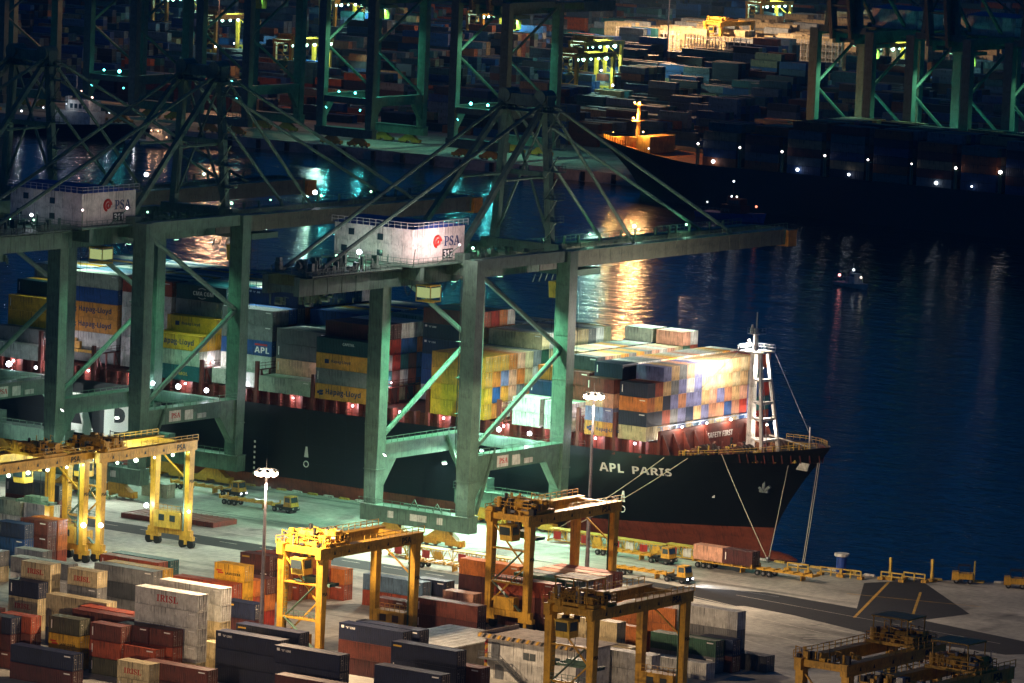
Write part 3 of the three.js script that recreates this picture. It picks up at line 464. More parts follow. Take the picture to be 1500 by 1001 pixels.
  part(o, 'a_frame_platform', mb(m => { m.rail([[-7, 75.75, Z0 + 3], [7, 75.75, Z0 + 3], [7, 75.75, Z0 - 2.2], [-7, 75.75, Z0 - 2.2]], 1.1, 1.6); for (const y of [56, 60, 65, 69, 73]) { m.box(5.0, 8.2, y, y + .12, Z0 - 1, Z0 + 1.2); m.rail([[8.2, y + .1, Z0 - 1], [8.2, y + .1, Z0 + 1.2], [5, y + .1, Z0 + 1.2]], 1.1, 1); } for (let y = 52; y < 73; y += 4) m.beam([5.4, y, Z0 + 1.2], [8, y + 4, Z0 + 1.2], .3, .12); }), M.craneDark);
  if (!boomUp) for (const sx of [-1, 1]) for (const z of [-27, -60]) part(o, 'forestay', mb(m => m.rod([sx * 4.2, 77.6, Z0], [sx * 3.6, 50.2, z], .32, 6)), M.craneDark);
  for (const sx of [-1, 1]) part(o, 'backstay', mb(m => m.rod([sx * 4.2, 77.6, Z0], [sx * 3.6, 50.2, 70], .34, 6)), M.craneDark);
  // machinery house
  const h = part(o, 'machinery_house', mb(m => { m.box(-10.6, 6.4, 51.0, 57.0, 30.2, 45.4); for (let x = -10; x < 6; x += 2.4) m.box(x, x + .08, 51, 57, 45.4, 45.44); }), M.house);
  part(h, 'roof', mb(m => { m.hull8([[-11, 57, 45.8], [6.8, 57, 45.8], [6.8, 57, 29.8], [-11, 57, 29.8], [-10.4, 57.9, 38.4], [6.2, 57.9, 38.4], [6.2, 57.9, 37.2], [-10.4, 57.9, 37.2]]); }), M.roofBlue);
  part(h, 'roof_rail', mb(m => m.rail([[-11, 57, 45.8], [6.8, 57, 45.8], [6.8, 57, 29.8]], 1.1, 1.4)), M.white);
  for (const [x, y] of [[-7.5, 55], [-1.2, 54.6], [-1.2, 51.8], [-9, 52]]) part(h, 'window', mb(m => { m.box(x, x + 1.2, y, y + 1.1, 45.42, 45.5); }), M.glass);
  part(h, 'added_lamp_arm', mb(m => { m.beam([8, 50.9, 47.2], [10.4, 54.4, 50], .14); m.beam([8.1, 50.9, 40], [12.5, 54.4, 40], .14); }), M.craneDark);  // arms added to carry the added house lamps
  part(h, 'platform', mb(m => { m.box(-11.8, 8.2, 50.6, 50.95, 28.8, 47.4); m.rail([[-11.8, 50.95, 47.3], [8.1, 50.95, 47.3], [8.1, 50.95, 28.9]], 1.1, 1.4); m.box(-12, 8, 48.2, 50.6, 44, 45); m.box(-12, 8, 48.2, 50.6, 31, 32); }), M.craneDark);
  lettering(h, 'PSA', 1.7, [6.42, 53.6, 36.2], M.textBlue, { font: fontS, ry: Math.PI / 2 });
  part(h, 'emblem', mb(m => { const t = new THREE.TorusGeometry(.95, .26, 5, 18, 4.4); m.geo(t, new THREE.Matrix4().makeRotationY(Math.PI / 2).setPosition(6.44, 54.5, 38.2)); m.geo(new THREE.TorusGeometry(.45, .2, 5, 14), new THREE.Matrix4().makeRotationY(Math.PI / 2).setPosition(6.44, 54.4, 38.0)); }), M.textRed);
  part(h, 'number_plate', mb(m => m.box(6.42, 6.5, 51.4, 53.1, 33.6, 36.6)), M.black); lettering(h, number, 1.25, [6.51, 51.6, 36.4], M.textWhite, { ry: Math.PI / 2 });
  // trolley, cab, spreader
  const tz = boomUp ? 20 : -11;
  const tr = part(o, 'trolley', mb(m => { m.box(-4.6, 4.6, 45.4, 46.5, tz - 4, tz + 4); m.box(-2.4, 2.4, 46.5, 47.4, tz - 2, tz + 2); for (const k of [-3, 3]) m.rod([-3, 46, tz + k], [3, 46, tz + k], .5, 8); for (let z = 0; z < 5; z++) m.beam([-4.2, 45, tz - 4 + z * 2], [-4.2, 43.6, tz - 3.2 + z * 2], .14); }), M.craneDark);
  part(tr, 'operator_cab', mb(m => m.hull8([[1, 41.4, tz + 6.8], [3.6, 41.4, tz + 6.8], [3.6, 41.4, tz + 4.3], [1, 41.4, tz + 4.3], [1, 44.4, tz + 7.2], [3.6, 44.4, tz + 7.2], [3.6, 44.4, tz + 4.1], [1, 44.4, tz + 4.1]])), M.yellowPale);
  if (detail) {
    const sy = 19.4;
    part(o, 'hoist_rope', mb(m => { for (const [x, z] of [[-2.2, -1], [2.2, -1], [-2.2, 1], [2.2, 1]]) m.rod([x, 45.4, tz + z], [x, sy + 2, tz + z], .05, 4); }), M.black);
    part(o, 'spreader', mb(m => { m.box(-6.1, 6.1, sy, sy + .5, tz - 1.1, tz - .6); m.box(-6.1, 6.1, sy, sy + .5, tz + .6, tz + 1.1); for (const x of [-6.1, -2.5, 2.1, 5.7]) m.box(x, x + .4, sy - .1, sy + .6, tz - 1.2, tz + 1.2); m.box(-2.6, 2.6, sy + .7, sy + 2, tz - 1, tz + 1); for (const x of [-1.6, 1.2]) m.rod([x, sy + 2.2, tz - .8], [x, sy + 2.2, tz + .8], .45, 8); for (const [x, z] of [[-6, 1.1], [6, 1.1], [-6, -1.1], [6, -1.1]]) m.beam([x, sy + .2, tz + z], [x * 1.02, sy - .8, tz + z * 1.25], .3, .06); }), M.yellow);
    // lit inspection cabin under the girder and festoon cable loops
    const cab = part(o, 'checker_cabin', mb(m => { m.box(1, 4.2, 43.4, 43.6, 33.5, 36.6); m.box(1, 4.2, 46.2, 46.4, 33.5, 36.6); for (const x of [1, 4.1]) for (const z of [33.5, 36.5]) m.box(x, x + .1, 43.6, 46.2, z, z + .1); }), M.yellowPale);
    part(cab, 'lit_window', mb(m => { m.box(1.2, 4, 44.2, 46, 36.54, 36.58); m.box(4.14, 4.18, 44.2, 46, 33.7, 36.4); }), glow([.75, .9, .35], 1.6));
    part(o, 'festoon_cable', mb(m => { for (let z = 16; z < 30; z += 3.4) { let a = [-4.6, 46.8, z]; for (let k = 1; k <= 6; k++) { const f = k / 6, b = [-4.6, 46.8 - 3.2 * Math.sin(f * Math.PI), z + 3.4 * f]; m.beam(a, b, .12); a = b; } } }), M.black);
    // stairs and lift tower on the landside leg, sign plates
    part(o, 'stairway', mb(m => { for (let k = 0; k < 5; k++) { const y = 17 + k * 6.4, z = Z1 - 3; m.beam([QCW - 4.4, y, z - (k % 2 ? 3.4 : 0)], [QCW - 4.4, y + 6.4, z - (k % 2 ? 0 : 3.4)], .7, .14); m.beam([QCW - 4.1, y + 1, z - (k % 2 ? 3.4 : 0)], [QCW - 4.1, y + 7.4, z - (k % 2 ? 0 : 3.4)], .08); m.box(QCW - 4.9, QCW - 1.4, y + 6.35, y + 6.45, z - 1, z + .8); m.beam([QCW - 4.8, y, z], [QCW - 4.8, y + 6.4, z], .12); } m.beam([QCW + 1.1, 6.2, Z1 - 1.6], [QCW + 1.1, 16.7, Z1 - 6.2], .8, .14); m.rail([[QCW + 1.5, 6.2, Z1 - 1.6], [QCW + 1.5, 16.7, Z1 - 6.2]], 1.1, 1.2); m.beam([-QCW + 1.2, 16.6, 12], [-QCW + 1.2, 8, 7], .7, .14); m.rail([[-QCW + 1.5, 16.6, 12], [-QCW + 1.5, 8, 7]], 1, 1.2); }), g);
    for (const [z, w] of [[22.5, 3.4], [18.4, 2.4], [14.6, 2.6]]) part(o, 'sign_plate', mb(m => m.box(QCW + .92, QCW + .98, 14.0, w > 3 ? 16 : w > 2.5 ? 14.9 : 15.8, z - w / 2, z + w / 2)), M.white);
    lettering(o, 'PSA', .95, [QCW + .985, 14.6, 23.6], M.textRed, { font: fontS, ry: Math.PI / 2 });
    for (const [x, w] of [[-5.2, 1.2], [.9, 3.6], [5.6, 1.2]]) { part(o, 'sign_plate', mb(m => m.box(x - w / 2, x + w / 2, 4.0, 5.2, Z1 + 1.27, Z1 + 1.32)), M.white); }
    part(o, 'equipment_cabin', mb(m => { m.box(-8, -4.8, 6, 8.3, Z0 - 1, Z0 + 1.2); m.beam([-2, 6, Z1], [-1, 7.6, Z1], .16); m.beam([0, 6, Z1], [-1, 7.6, Z1], .16); m.beam([3, 6, Z1], [4, 7.4, Z1], .16); m.beam([5, 6, Z1], [4, 7.4, Z1], .16); m.box(-3.5, 6.5, 6.3, 6.6, Z1 - .6, Z1 - .2); }), g);
  }
  if (lights) {
    // floods under the girder light the portal, the berth and the ship side
    flood(o, [0, 46.2, 24], [-4, 0, 20], boomUp ? [.25, 1, .72] : GREEN, (boomUp ? 5000 : 9500) * lights, 1.05, 30);
    flood(o, [0, 46.2, 10], [4, 10, 8], GREEN, (boomUp ? 2600 : 8200) * lights, 1.05, 30);
    if (boomUp && lights > .02) for (const x of [-7, 7]) flood(o, [x, 12.4, Z0 - 1.5], [x * 3, -20, -60], [.1, .85, .85], 260 * lights, 1.3, 30);  // added teal floods, only to colour the reflections in the basin
    if (!boomUp) {
      for (const [x, z] of [[10.4, 50], [12.5, 40]]) lamp(o, [x, 54.6, z], [1, .76, .76], 330 * lights * (lights > .5 ? 1 : .3), 20, 8);  // added lamps that brighten the machinery house walls
      for (const x of [-6.5, 6.5]) flood(o, [x, 15.2, Z1 + 1.7], [x * 2.2, 0, Z1 + 20], [.94, 1, .84], 3400 * Math.max(lights, lights > .1 ? .5 : 0), 1.1, 30);
      if (number === '310') for (const [x, t] of [[2, 5], [8, 17]]) flood(o, [x, 12.4, Z1 - 1.9], [t, 7, -3], [.9, 1, .92], 2300, .42, 30); // added floods to brighten the company letters on the hull
      for (const x of [-6, 6]) flood(o, [x, 13.4, Z0 + 1.5], [x, 0, 17], [.6, 1, .72], 3000 * lights, 1.1, 30);
      flood(boom, [0, -1.9, -20], [0, -30, -22], [.7, 1, .84], 4600 * Math.max(lights, boomUp ? 0 : .5), .95, 30);
      flood(boom, [0, -1.9, -46], [0, -30, -46], [.7, 1, .84], 3400 * Math.max(lights, boomUp ? 0 : .5), .95, 30);
      for (const z of [-12, -24, -40, -56]) lamp(boom, [-2, 3.2, z], GREEN, 22 * lights, 30, 8);
      lamp(boom, [1, 4.4, -34], COOL, 15 * lights, 80, 8, 'lamp', 1.6);
      for (const [x, z] of [[1, 20], [-1, 50], [-5, 52]]) lamp(o, [x, 51.8, z], GREEN, 20 * lights, 30, 8);
      lamp(o, [-2, 52.6, 49.5], COOL, 40 * lights, 80, 8, 'lamp', 1.6);
    }
    for (const x of [-8.8, -2.6, 4.2]) lamp(o, [x, 17.6, Z0 + 1.3], boomUp ? [.12, 1, .9] : COOL, (boomUp ? (x < -8 ? 300 : 0) : 150) * lights, 70, 8, 'lamp', 1.8);
  }
  return o;
}
quayCrane('green gantry crane at ship midships with pink-lit white machinery house numbered 312', [-6, 0, 0], { number: '312', lights: 1 });
quayCrane('dim green gantry crane over the giant white hull letters', [-80.5, 0, 0], { number: '311', lights: .16 });
quayCrane('unlit gantry crane next to the one above the giant hull letters', [-122.5, 0, 0], { number: '310', lights: .01 });

// ---------------------------------------------------------------- yellow rubber-tyred yard cranes
function yardCrane(label, pos, { lit = 0, group = 'yellow yard cranes', turn = 0, hook = 8, detail = true, color = M.yellow, lampColor = [.8, 1, .72], trolleyZ = 8.5, roof = false } = {}) {
  const o = thing('yard_crane', label, 'crane', pos, turn, group), y = color, HX = 3.75, HZ = 11.9, TOP = 18.6;
  for (const sx of [-1, 1]) for (const sz of [-1, 1]) {
    const x = sx * HX, z = sz * HZ;
    const leg = part(o, 'leg', mb(m => m.hull8([[x - .5, 2, z + .5], [x + .5, 2, z + .5], [x + .5, 2, z - .5], [x - .5, 2, z - .5], [x - .62, TOP - 1.2, z + .7], [x + .62, TOP - 1.2, z + .7], [x + .62, TOP - 1.2, z - .7], [x - .62, TOP - 1.2, z - .7]])), y);
    if (detail && sx > 0) lettering(leg, 'PSA', .55, [x + .64, 11.5, z + .6], M.textBlack, { ry: Math.PI / 2 });
    for (const k of [-.9, .9]) part(o, 'wheel', mb(m => { m.rod([x + k, .75, z - .35], [x + k, .75, z + .35], .75, 12); m.rod([x + k, .75, z - .4], [x + k, .75, z + .4], .35, 8); }), M.rubber);
    part(o, 'wheel_fork', mb(m => { m.box(x - 1.4, x + 1.4, 1.35, 2.1, z - .42, z + .42); m.box(x - .3, x + .3, .6, 1.4, z - .5, z + .5); }), y);
  }
  for (const sz of [-1, 1]) {
    const z = sz * HZ;
    part(o, 'sill_beam', mb(m => m.box(-HX - 1, HX + 1, 2.1, 3.1, z - .45, z + .45)), y);
    part(o, 'top_tie', mb(m => { m.box(-HX, HX, TOP - .9, TOP + .1, z - .5, z + .5); }), y);
    part(o, 'brace', mb(m => { if (sz > 0) { m.beam([-HX + .4, 16.8, z], [HX - .6, 10.4, z], .22); m.beam([HX - .6, 10.4, z], [-HX + .4, 4.2, z], .22); m.box(-HX, HX, 7.4, 7.7, z - .5, z + .5); m.box(-HX, HX, 12.9, 13.1, z - .5, z + .5); } else { m.beam([-HX + .4, 16.8, z], [HX - .4, 12, z], .22); } }), y);
    if (detail) part(o, 'stair', mb(m => { if (sz < 0) return m.beam([HX - .4, 3, z + .7], [HX - .4, 17, z + .7], .5, .08); m.beam([-HX + .8, 7.6, z + .4], [HX - 1, 3.2, z + .4], .6, .12); m.rail([[-HX + .6, 7.7, z + .4], [HX, 7.7, z + .4]], 1, 1); m.beam([HX - 1, 13, z + .2], [-HX + 1, 7.8, z + .2], .6, .12); for (let k = 0; k < 18; k++) m.box(-HX + .64, -HX + .7, 3.4 + k * .7, 3.46 + k * .7, z - .3, z + .3); }), M.craneDark);
  }
  for (const sx of [-1, 1]) {
    const x = sx * HX;
    const gd = part(o, 'girder', mb(m => { m.box(x - .55, x + .55, TOP - 1.4, TOP + .25, -HZ - 1.4, HZ + 1.2); m.box(x - .75, x + .75, TOP + .25, TOP + .33, -HZ - 1.4, HZ + 1.2); for (let z = -HZ; z < HZ; z += 2.4) m.box(x - .58, x + .58, TOP - 1.42, TOP + .2, z, z + .1); }), y);
    if (sx > 0) { lettering(gd, 'PSA', 1.0, [x + .6, TOP - 1.05, -7.6], M.textBlack, { ry: Math.PI / 2 }); part(gd, 'arrow_mark', mb(m => { for (const z of [-4, 1, 6, 9.6]) m.hull8([[x + .59, TOP - .9, z + .3], [x + .61, TOP - .9, z + .3], [x + .61, TOP - .9, z - .3], [x + .59, TOP - .9, z - .3], [x + .59, TOP - .35, z + .04], [x + .61, TOP - .35, z + .04], [x + .61, TOP - .35, z - .04], [x + .59, TOP - .35, z - .04]]); }), M.textBlack); }
    if (detail) part(o, 'girder_rail', mb(m => m.rail([[x + sx * .75, TOP + .33, -HZ - 1.3], [x + sx * .75, TOP + .33, sx > 0 ? HZ * .2 : HZ + 1.1]], 1.0, 1.5, .09)), y);
  }
  // trolley with hoist machinery and cab
  const tz = trolleyZ, t = part(o, 'trolley', mb(m => { m.box(-HX - .3, HX + .3, TOP + .35, TOP + .8, tz - 3, tz + 3); m.rod([-2.2, TOP + 1.6, tz - 1], [1.8, TOP + 1.6, tz - 1], .75, 12); m.rod([-2.2, TOP + 1.6, tz + 1.2], [1.8, TOP + 1.6, tz + 1.2], .75, 12); m.box(2, 3.4, TOP + .8, TOP + 2.4, tz - 1.8, tz - .2); m.box(-3.6, -2.4, TOP + .8, TOP + 2.2, tz - .6, tz + 1); m.box(1.9, 3.2, TOP + .8, TOP + 1.9, tz + .7, tz + 2.2); m.rod([-3.2, TOP + .8, tz + 2.4], [-3.2, TOP + 2.5, tz + 2.4], .4, 8); }), y);
  if (detail) for (const [n, mt] of [[26, y], [18, M.black], [10, M.steel]]) part(t, 'machinery', mb(m => { m.clutter(n, -3.6, 3.6, TOP + .8, 2.3, tz - 2.7, tz + 2.7); m.clutter(n >> 1, -HX - 1.2, HX + .6, TOP + .1, 1.8, 9.8, 12.6); m.clutter(n >> 2, -2.4, 2.4, TOP - 2.2, 1.6, tz - 2, tz + 3); }), mt).userData.kind = 'stuff';
  part(t, 'trolley_rail', mb(m => m.rail([[-HX - .2, TOP + .8, tz - 2.9], [HX + .2, TOP + .8, tz - 2.9], [HX + .2, TOP + .8, tz + 2.9], [-HX - .2, TOP + .8, tz + 2.9], [-HX - .2, TOP + .8, tz - 2.9]], 1.1, 1.1, .09)), y);
  if (roof) part(t, 'canopy', mb(m => { m.box(-3.4, 2.6, TOP + 4.1, TOP + 4.3, tz - 2.4, tz + 2.6); for (const [a, b] of [[-3.2, -2.2], [2.4, -2.2], [-3.2, 2.4], [2.4, 2.4]]) m.box(a, a + .15, TOP + .8, TOP + 4.1, tz + b, tz + b + .15); }), y);
  const cab = part(t, 'operator_cab', mb(m => m.hull8([[-1.4, TOP - 4.2, tz + 4.4], [1, TOP - 4.2, tz + 4.4], [1, TOP - 4.2, tz + 2.2], [-1.4, TOP - 4.2, tz + 2.2], [-1.4, TOP - 1.6, tz + 4.9], [1, TOP - 1.6, tz + 4.9], [1, TOP - 1.6, tz + 2.2], [-1.4, TOP - 1.6, tz + 2.2]])), M.yellowPale);
  part(cab, 'window', mb(m => { m.box(1.0, 1.04, TOP - 3.2, TOP - 1.9, tz + 2.6, tz + 4.3); m.box(-1.2, .8, TOP - 3.2, TOP - 1.9, tz + 4.8, tz + 4.86); }), M.glass);
  part(o, 'hoist_rope', mb(m => { for (const a of [-1.6, 1.6]) for (const b of [-.9, .9]) m.rod([a, TOP + .4, tz + b], [a, TOP - hook + 1, tz + b], .06, 4); }), M.black);
  part(o, 'spreader', mb(m => { const sy = TOP - hook; for (const b of [-.9, .9]) m.box(-3.6, 3.6, sy, sy + .35, tz + b - .2, tz + b + .2); for (const a of [-3.6, 3.3]) m.box(a, a + .3, sy - .1, sy + .4, tz - 1.2, tz + 1.2); m.box(-1.8, 1.8, sy + .4, sy + 1.1, tz - 1, tz + 1); }), M.craneDark);
  const ge = part(o, 'generator_house', mb(m => { m.box(-2.9, 2.9, 3.2, 6.1, -HZ - .95, -HZ + 1.1); }), lit ? M.yellowPale : y);  // lit cranes get a paler yellow here, lamplight put into the colour
  for (const x of [-1.8, .6]) part(ge, 'window', mb(m => { m.box(x, x + 1.2, 4.4, 5.5, -HZ + 1.1, -HZ + 1.15); }), M.glass);
  part(ge, 'house_rail', mb(m => m.rail([[-2.9, 6.1, -HZ + 1], [2.9, 6.1, -HZ + 1], [2.9, 6.1, -HZ - .9]], 1.1, 1)), y);
  part(o, 'control_box', mb(m => m.box(-2.4, 1.6, 3.2, 5.2, HZ - .8, HZ + .7)), y);
  if (lit) {
    for (const z of [-HZ, -7, -2, 3, 8, HZ]) lamp(o, [HX + .2, TOP - 1.8, z], lampColor, (z === -7 ? 620 : z === 3 && detail ? 620 : detail ? 40 : 0) * lit * (detail ? 1 : 2.2), 45, 8, 'lamp', detail ? 1.2 : 2.4);
    for (const [x, z] of [[-HX - 1, -HZ], [HX + 1, -HZ], [HX + 1, HZ]]) lamp(o, [x, 6.6, z + 1], COOL, detail ? 60 * lit : 0, 60, 8, 'lamp', 1.5);
  }
  return o;
}
const yc = 'yellow yard cranes around the apron';
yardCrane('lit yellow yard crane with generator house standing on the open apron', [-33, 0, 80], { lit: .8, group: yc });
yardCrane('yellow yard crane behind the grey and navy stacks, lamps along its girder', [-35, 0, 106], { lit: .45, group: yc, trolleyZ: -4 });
yardCrane('yellow yard crane straddling navy boxes in front of the gantry crane', [55.5, 0, 133.7], { group: yc, hook: 6 });
yardCrane('yellow yard crane straddling rust and green boxes beside the light mast', [57.2, 0, 81.2], { group: yc, hook: 4 });
yardCrane('yellow yard crane with canopy over its trolley beside the white office', [115.8, 0, 148], { group: yc, hook: 9, trolleyZ: 9.5, roof: true });
yardCrane('dim yellow yard crane beside the dark asphalt turning area', [165.8, 0, 158.8], { group: yc, hook: 5, roof: true, trolleyZ: -8 });
yardCrane('darkest yellow yard crane, farthest along the quay past the asphalt', [182.3, 0, 168], { group: yc, hook: 6, roof: true, trolleyZ: -6 });

// ---------------------------------------------------------------- high-mast lights
function lightMast(label, pos, H, I, rgb, k, n = 8, group = 'high-mast light poles') {
  const o = thing('light_mast', label, 'light pole', pos, 0, group);
  part(o, 'pole', mb(m => { for (let i = 0; i < 4; i++) { const r = f => .42 - .26 * f; m.rod([0, H * i / 4, 0], [0, H * (i + 1) / 4, 0], r(i / 4), 12, r((i + 1) / 4)); } m.box(-.7, .7, 0, .5, -.7, .7); }), M.pole);
  part(o, 'lamp_ring', mb(m => { m.geo(new THREE.TorusGeometry(1.15, .09, 5, 20), new THREE.Matrix4().makeRotationX(Math.PI / 2).setPosition(0, H - .2, 0)); for (let i = 0; i < 4; i++) { const a = i * Math.PI / 2; m.beam([0, H, 0], [1.15 * Math.cos(a), H - .2, 1.15 * Math.sin(a)], .08); } m.rod([0, H, 0], [0, H + 1.5, 0], .04); }), M.steel);
  for (let i = 0; i < n; i++) {
    const a = i / n * 2 * Math.PI, x = 1.5 * Math.cos(a), z = 1.5 * Math.sin(a);
    const h = part(o, 'lamp_head', new THREE.BoxGeometry(.62, .4, .5), M.steel); h.position.set(x, H - .35, z); h.rotation.set(.5 * Math.sin(a), 0, -.5 * Math.cos(a));
    const f = part(h, 'lamp_face', bulbGeo, glow(rgb, k)); f.position.y = -.42; f.scale.set(2.3, 1.9, 2.1);
  }
  const l = new THREE.SpotLight(new THREE.Color(...rgb), I, 0, 1.55, .05), t = new THREE.Object3D(); t.name = 'aim_point'; o.add(t); l.target = t; l.position.set(0, H - 2.2, 0); l.castShadow = true; l.shadow.radius = 40; o.add(l); // hooded heads: light below the ring only
  return o;
}
lightMast('tall light mast with warm glowing lamps beside the cream lettered stacks', [54.2, 0, 153.8], 31.4, 11500, WARM, 110);
lightMast('tall light mast with warm white lamps in front of the ship bow', [45.9, 0, 54.5], 34.2, 12000, [1, .74, .5], 110);

lightMast('unseen light mast out of view on the landward side of the yard', [140, 0, 330], 31.4, 48000, WARM, 60);  // mast out of view, added to light crane fronts and near boxes

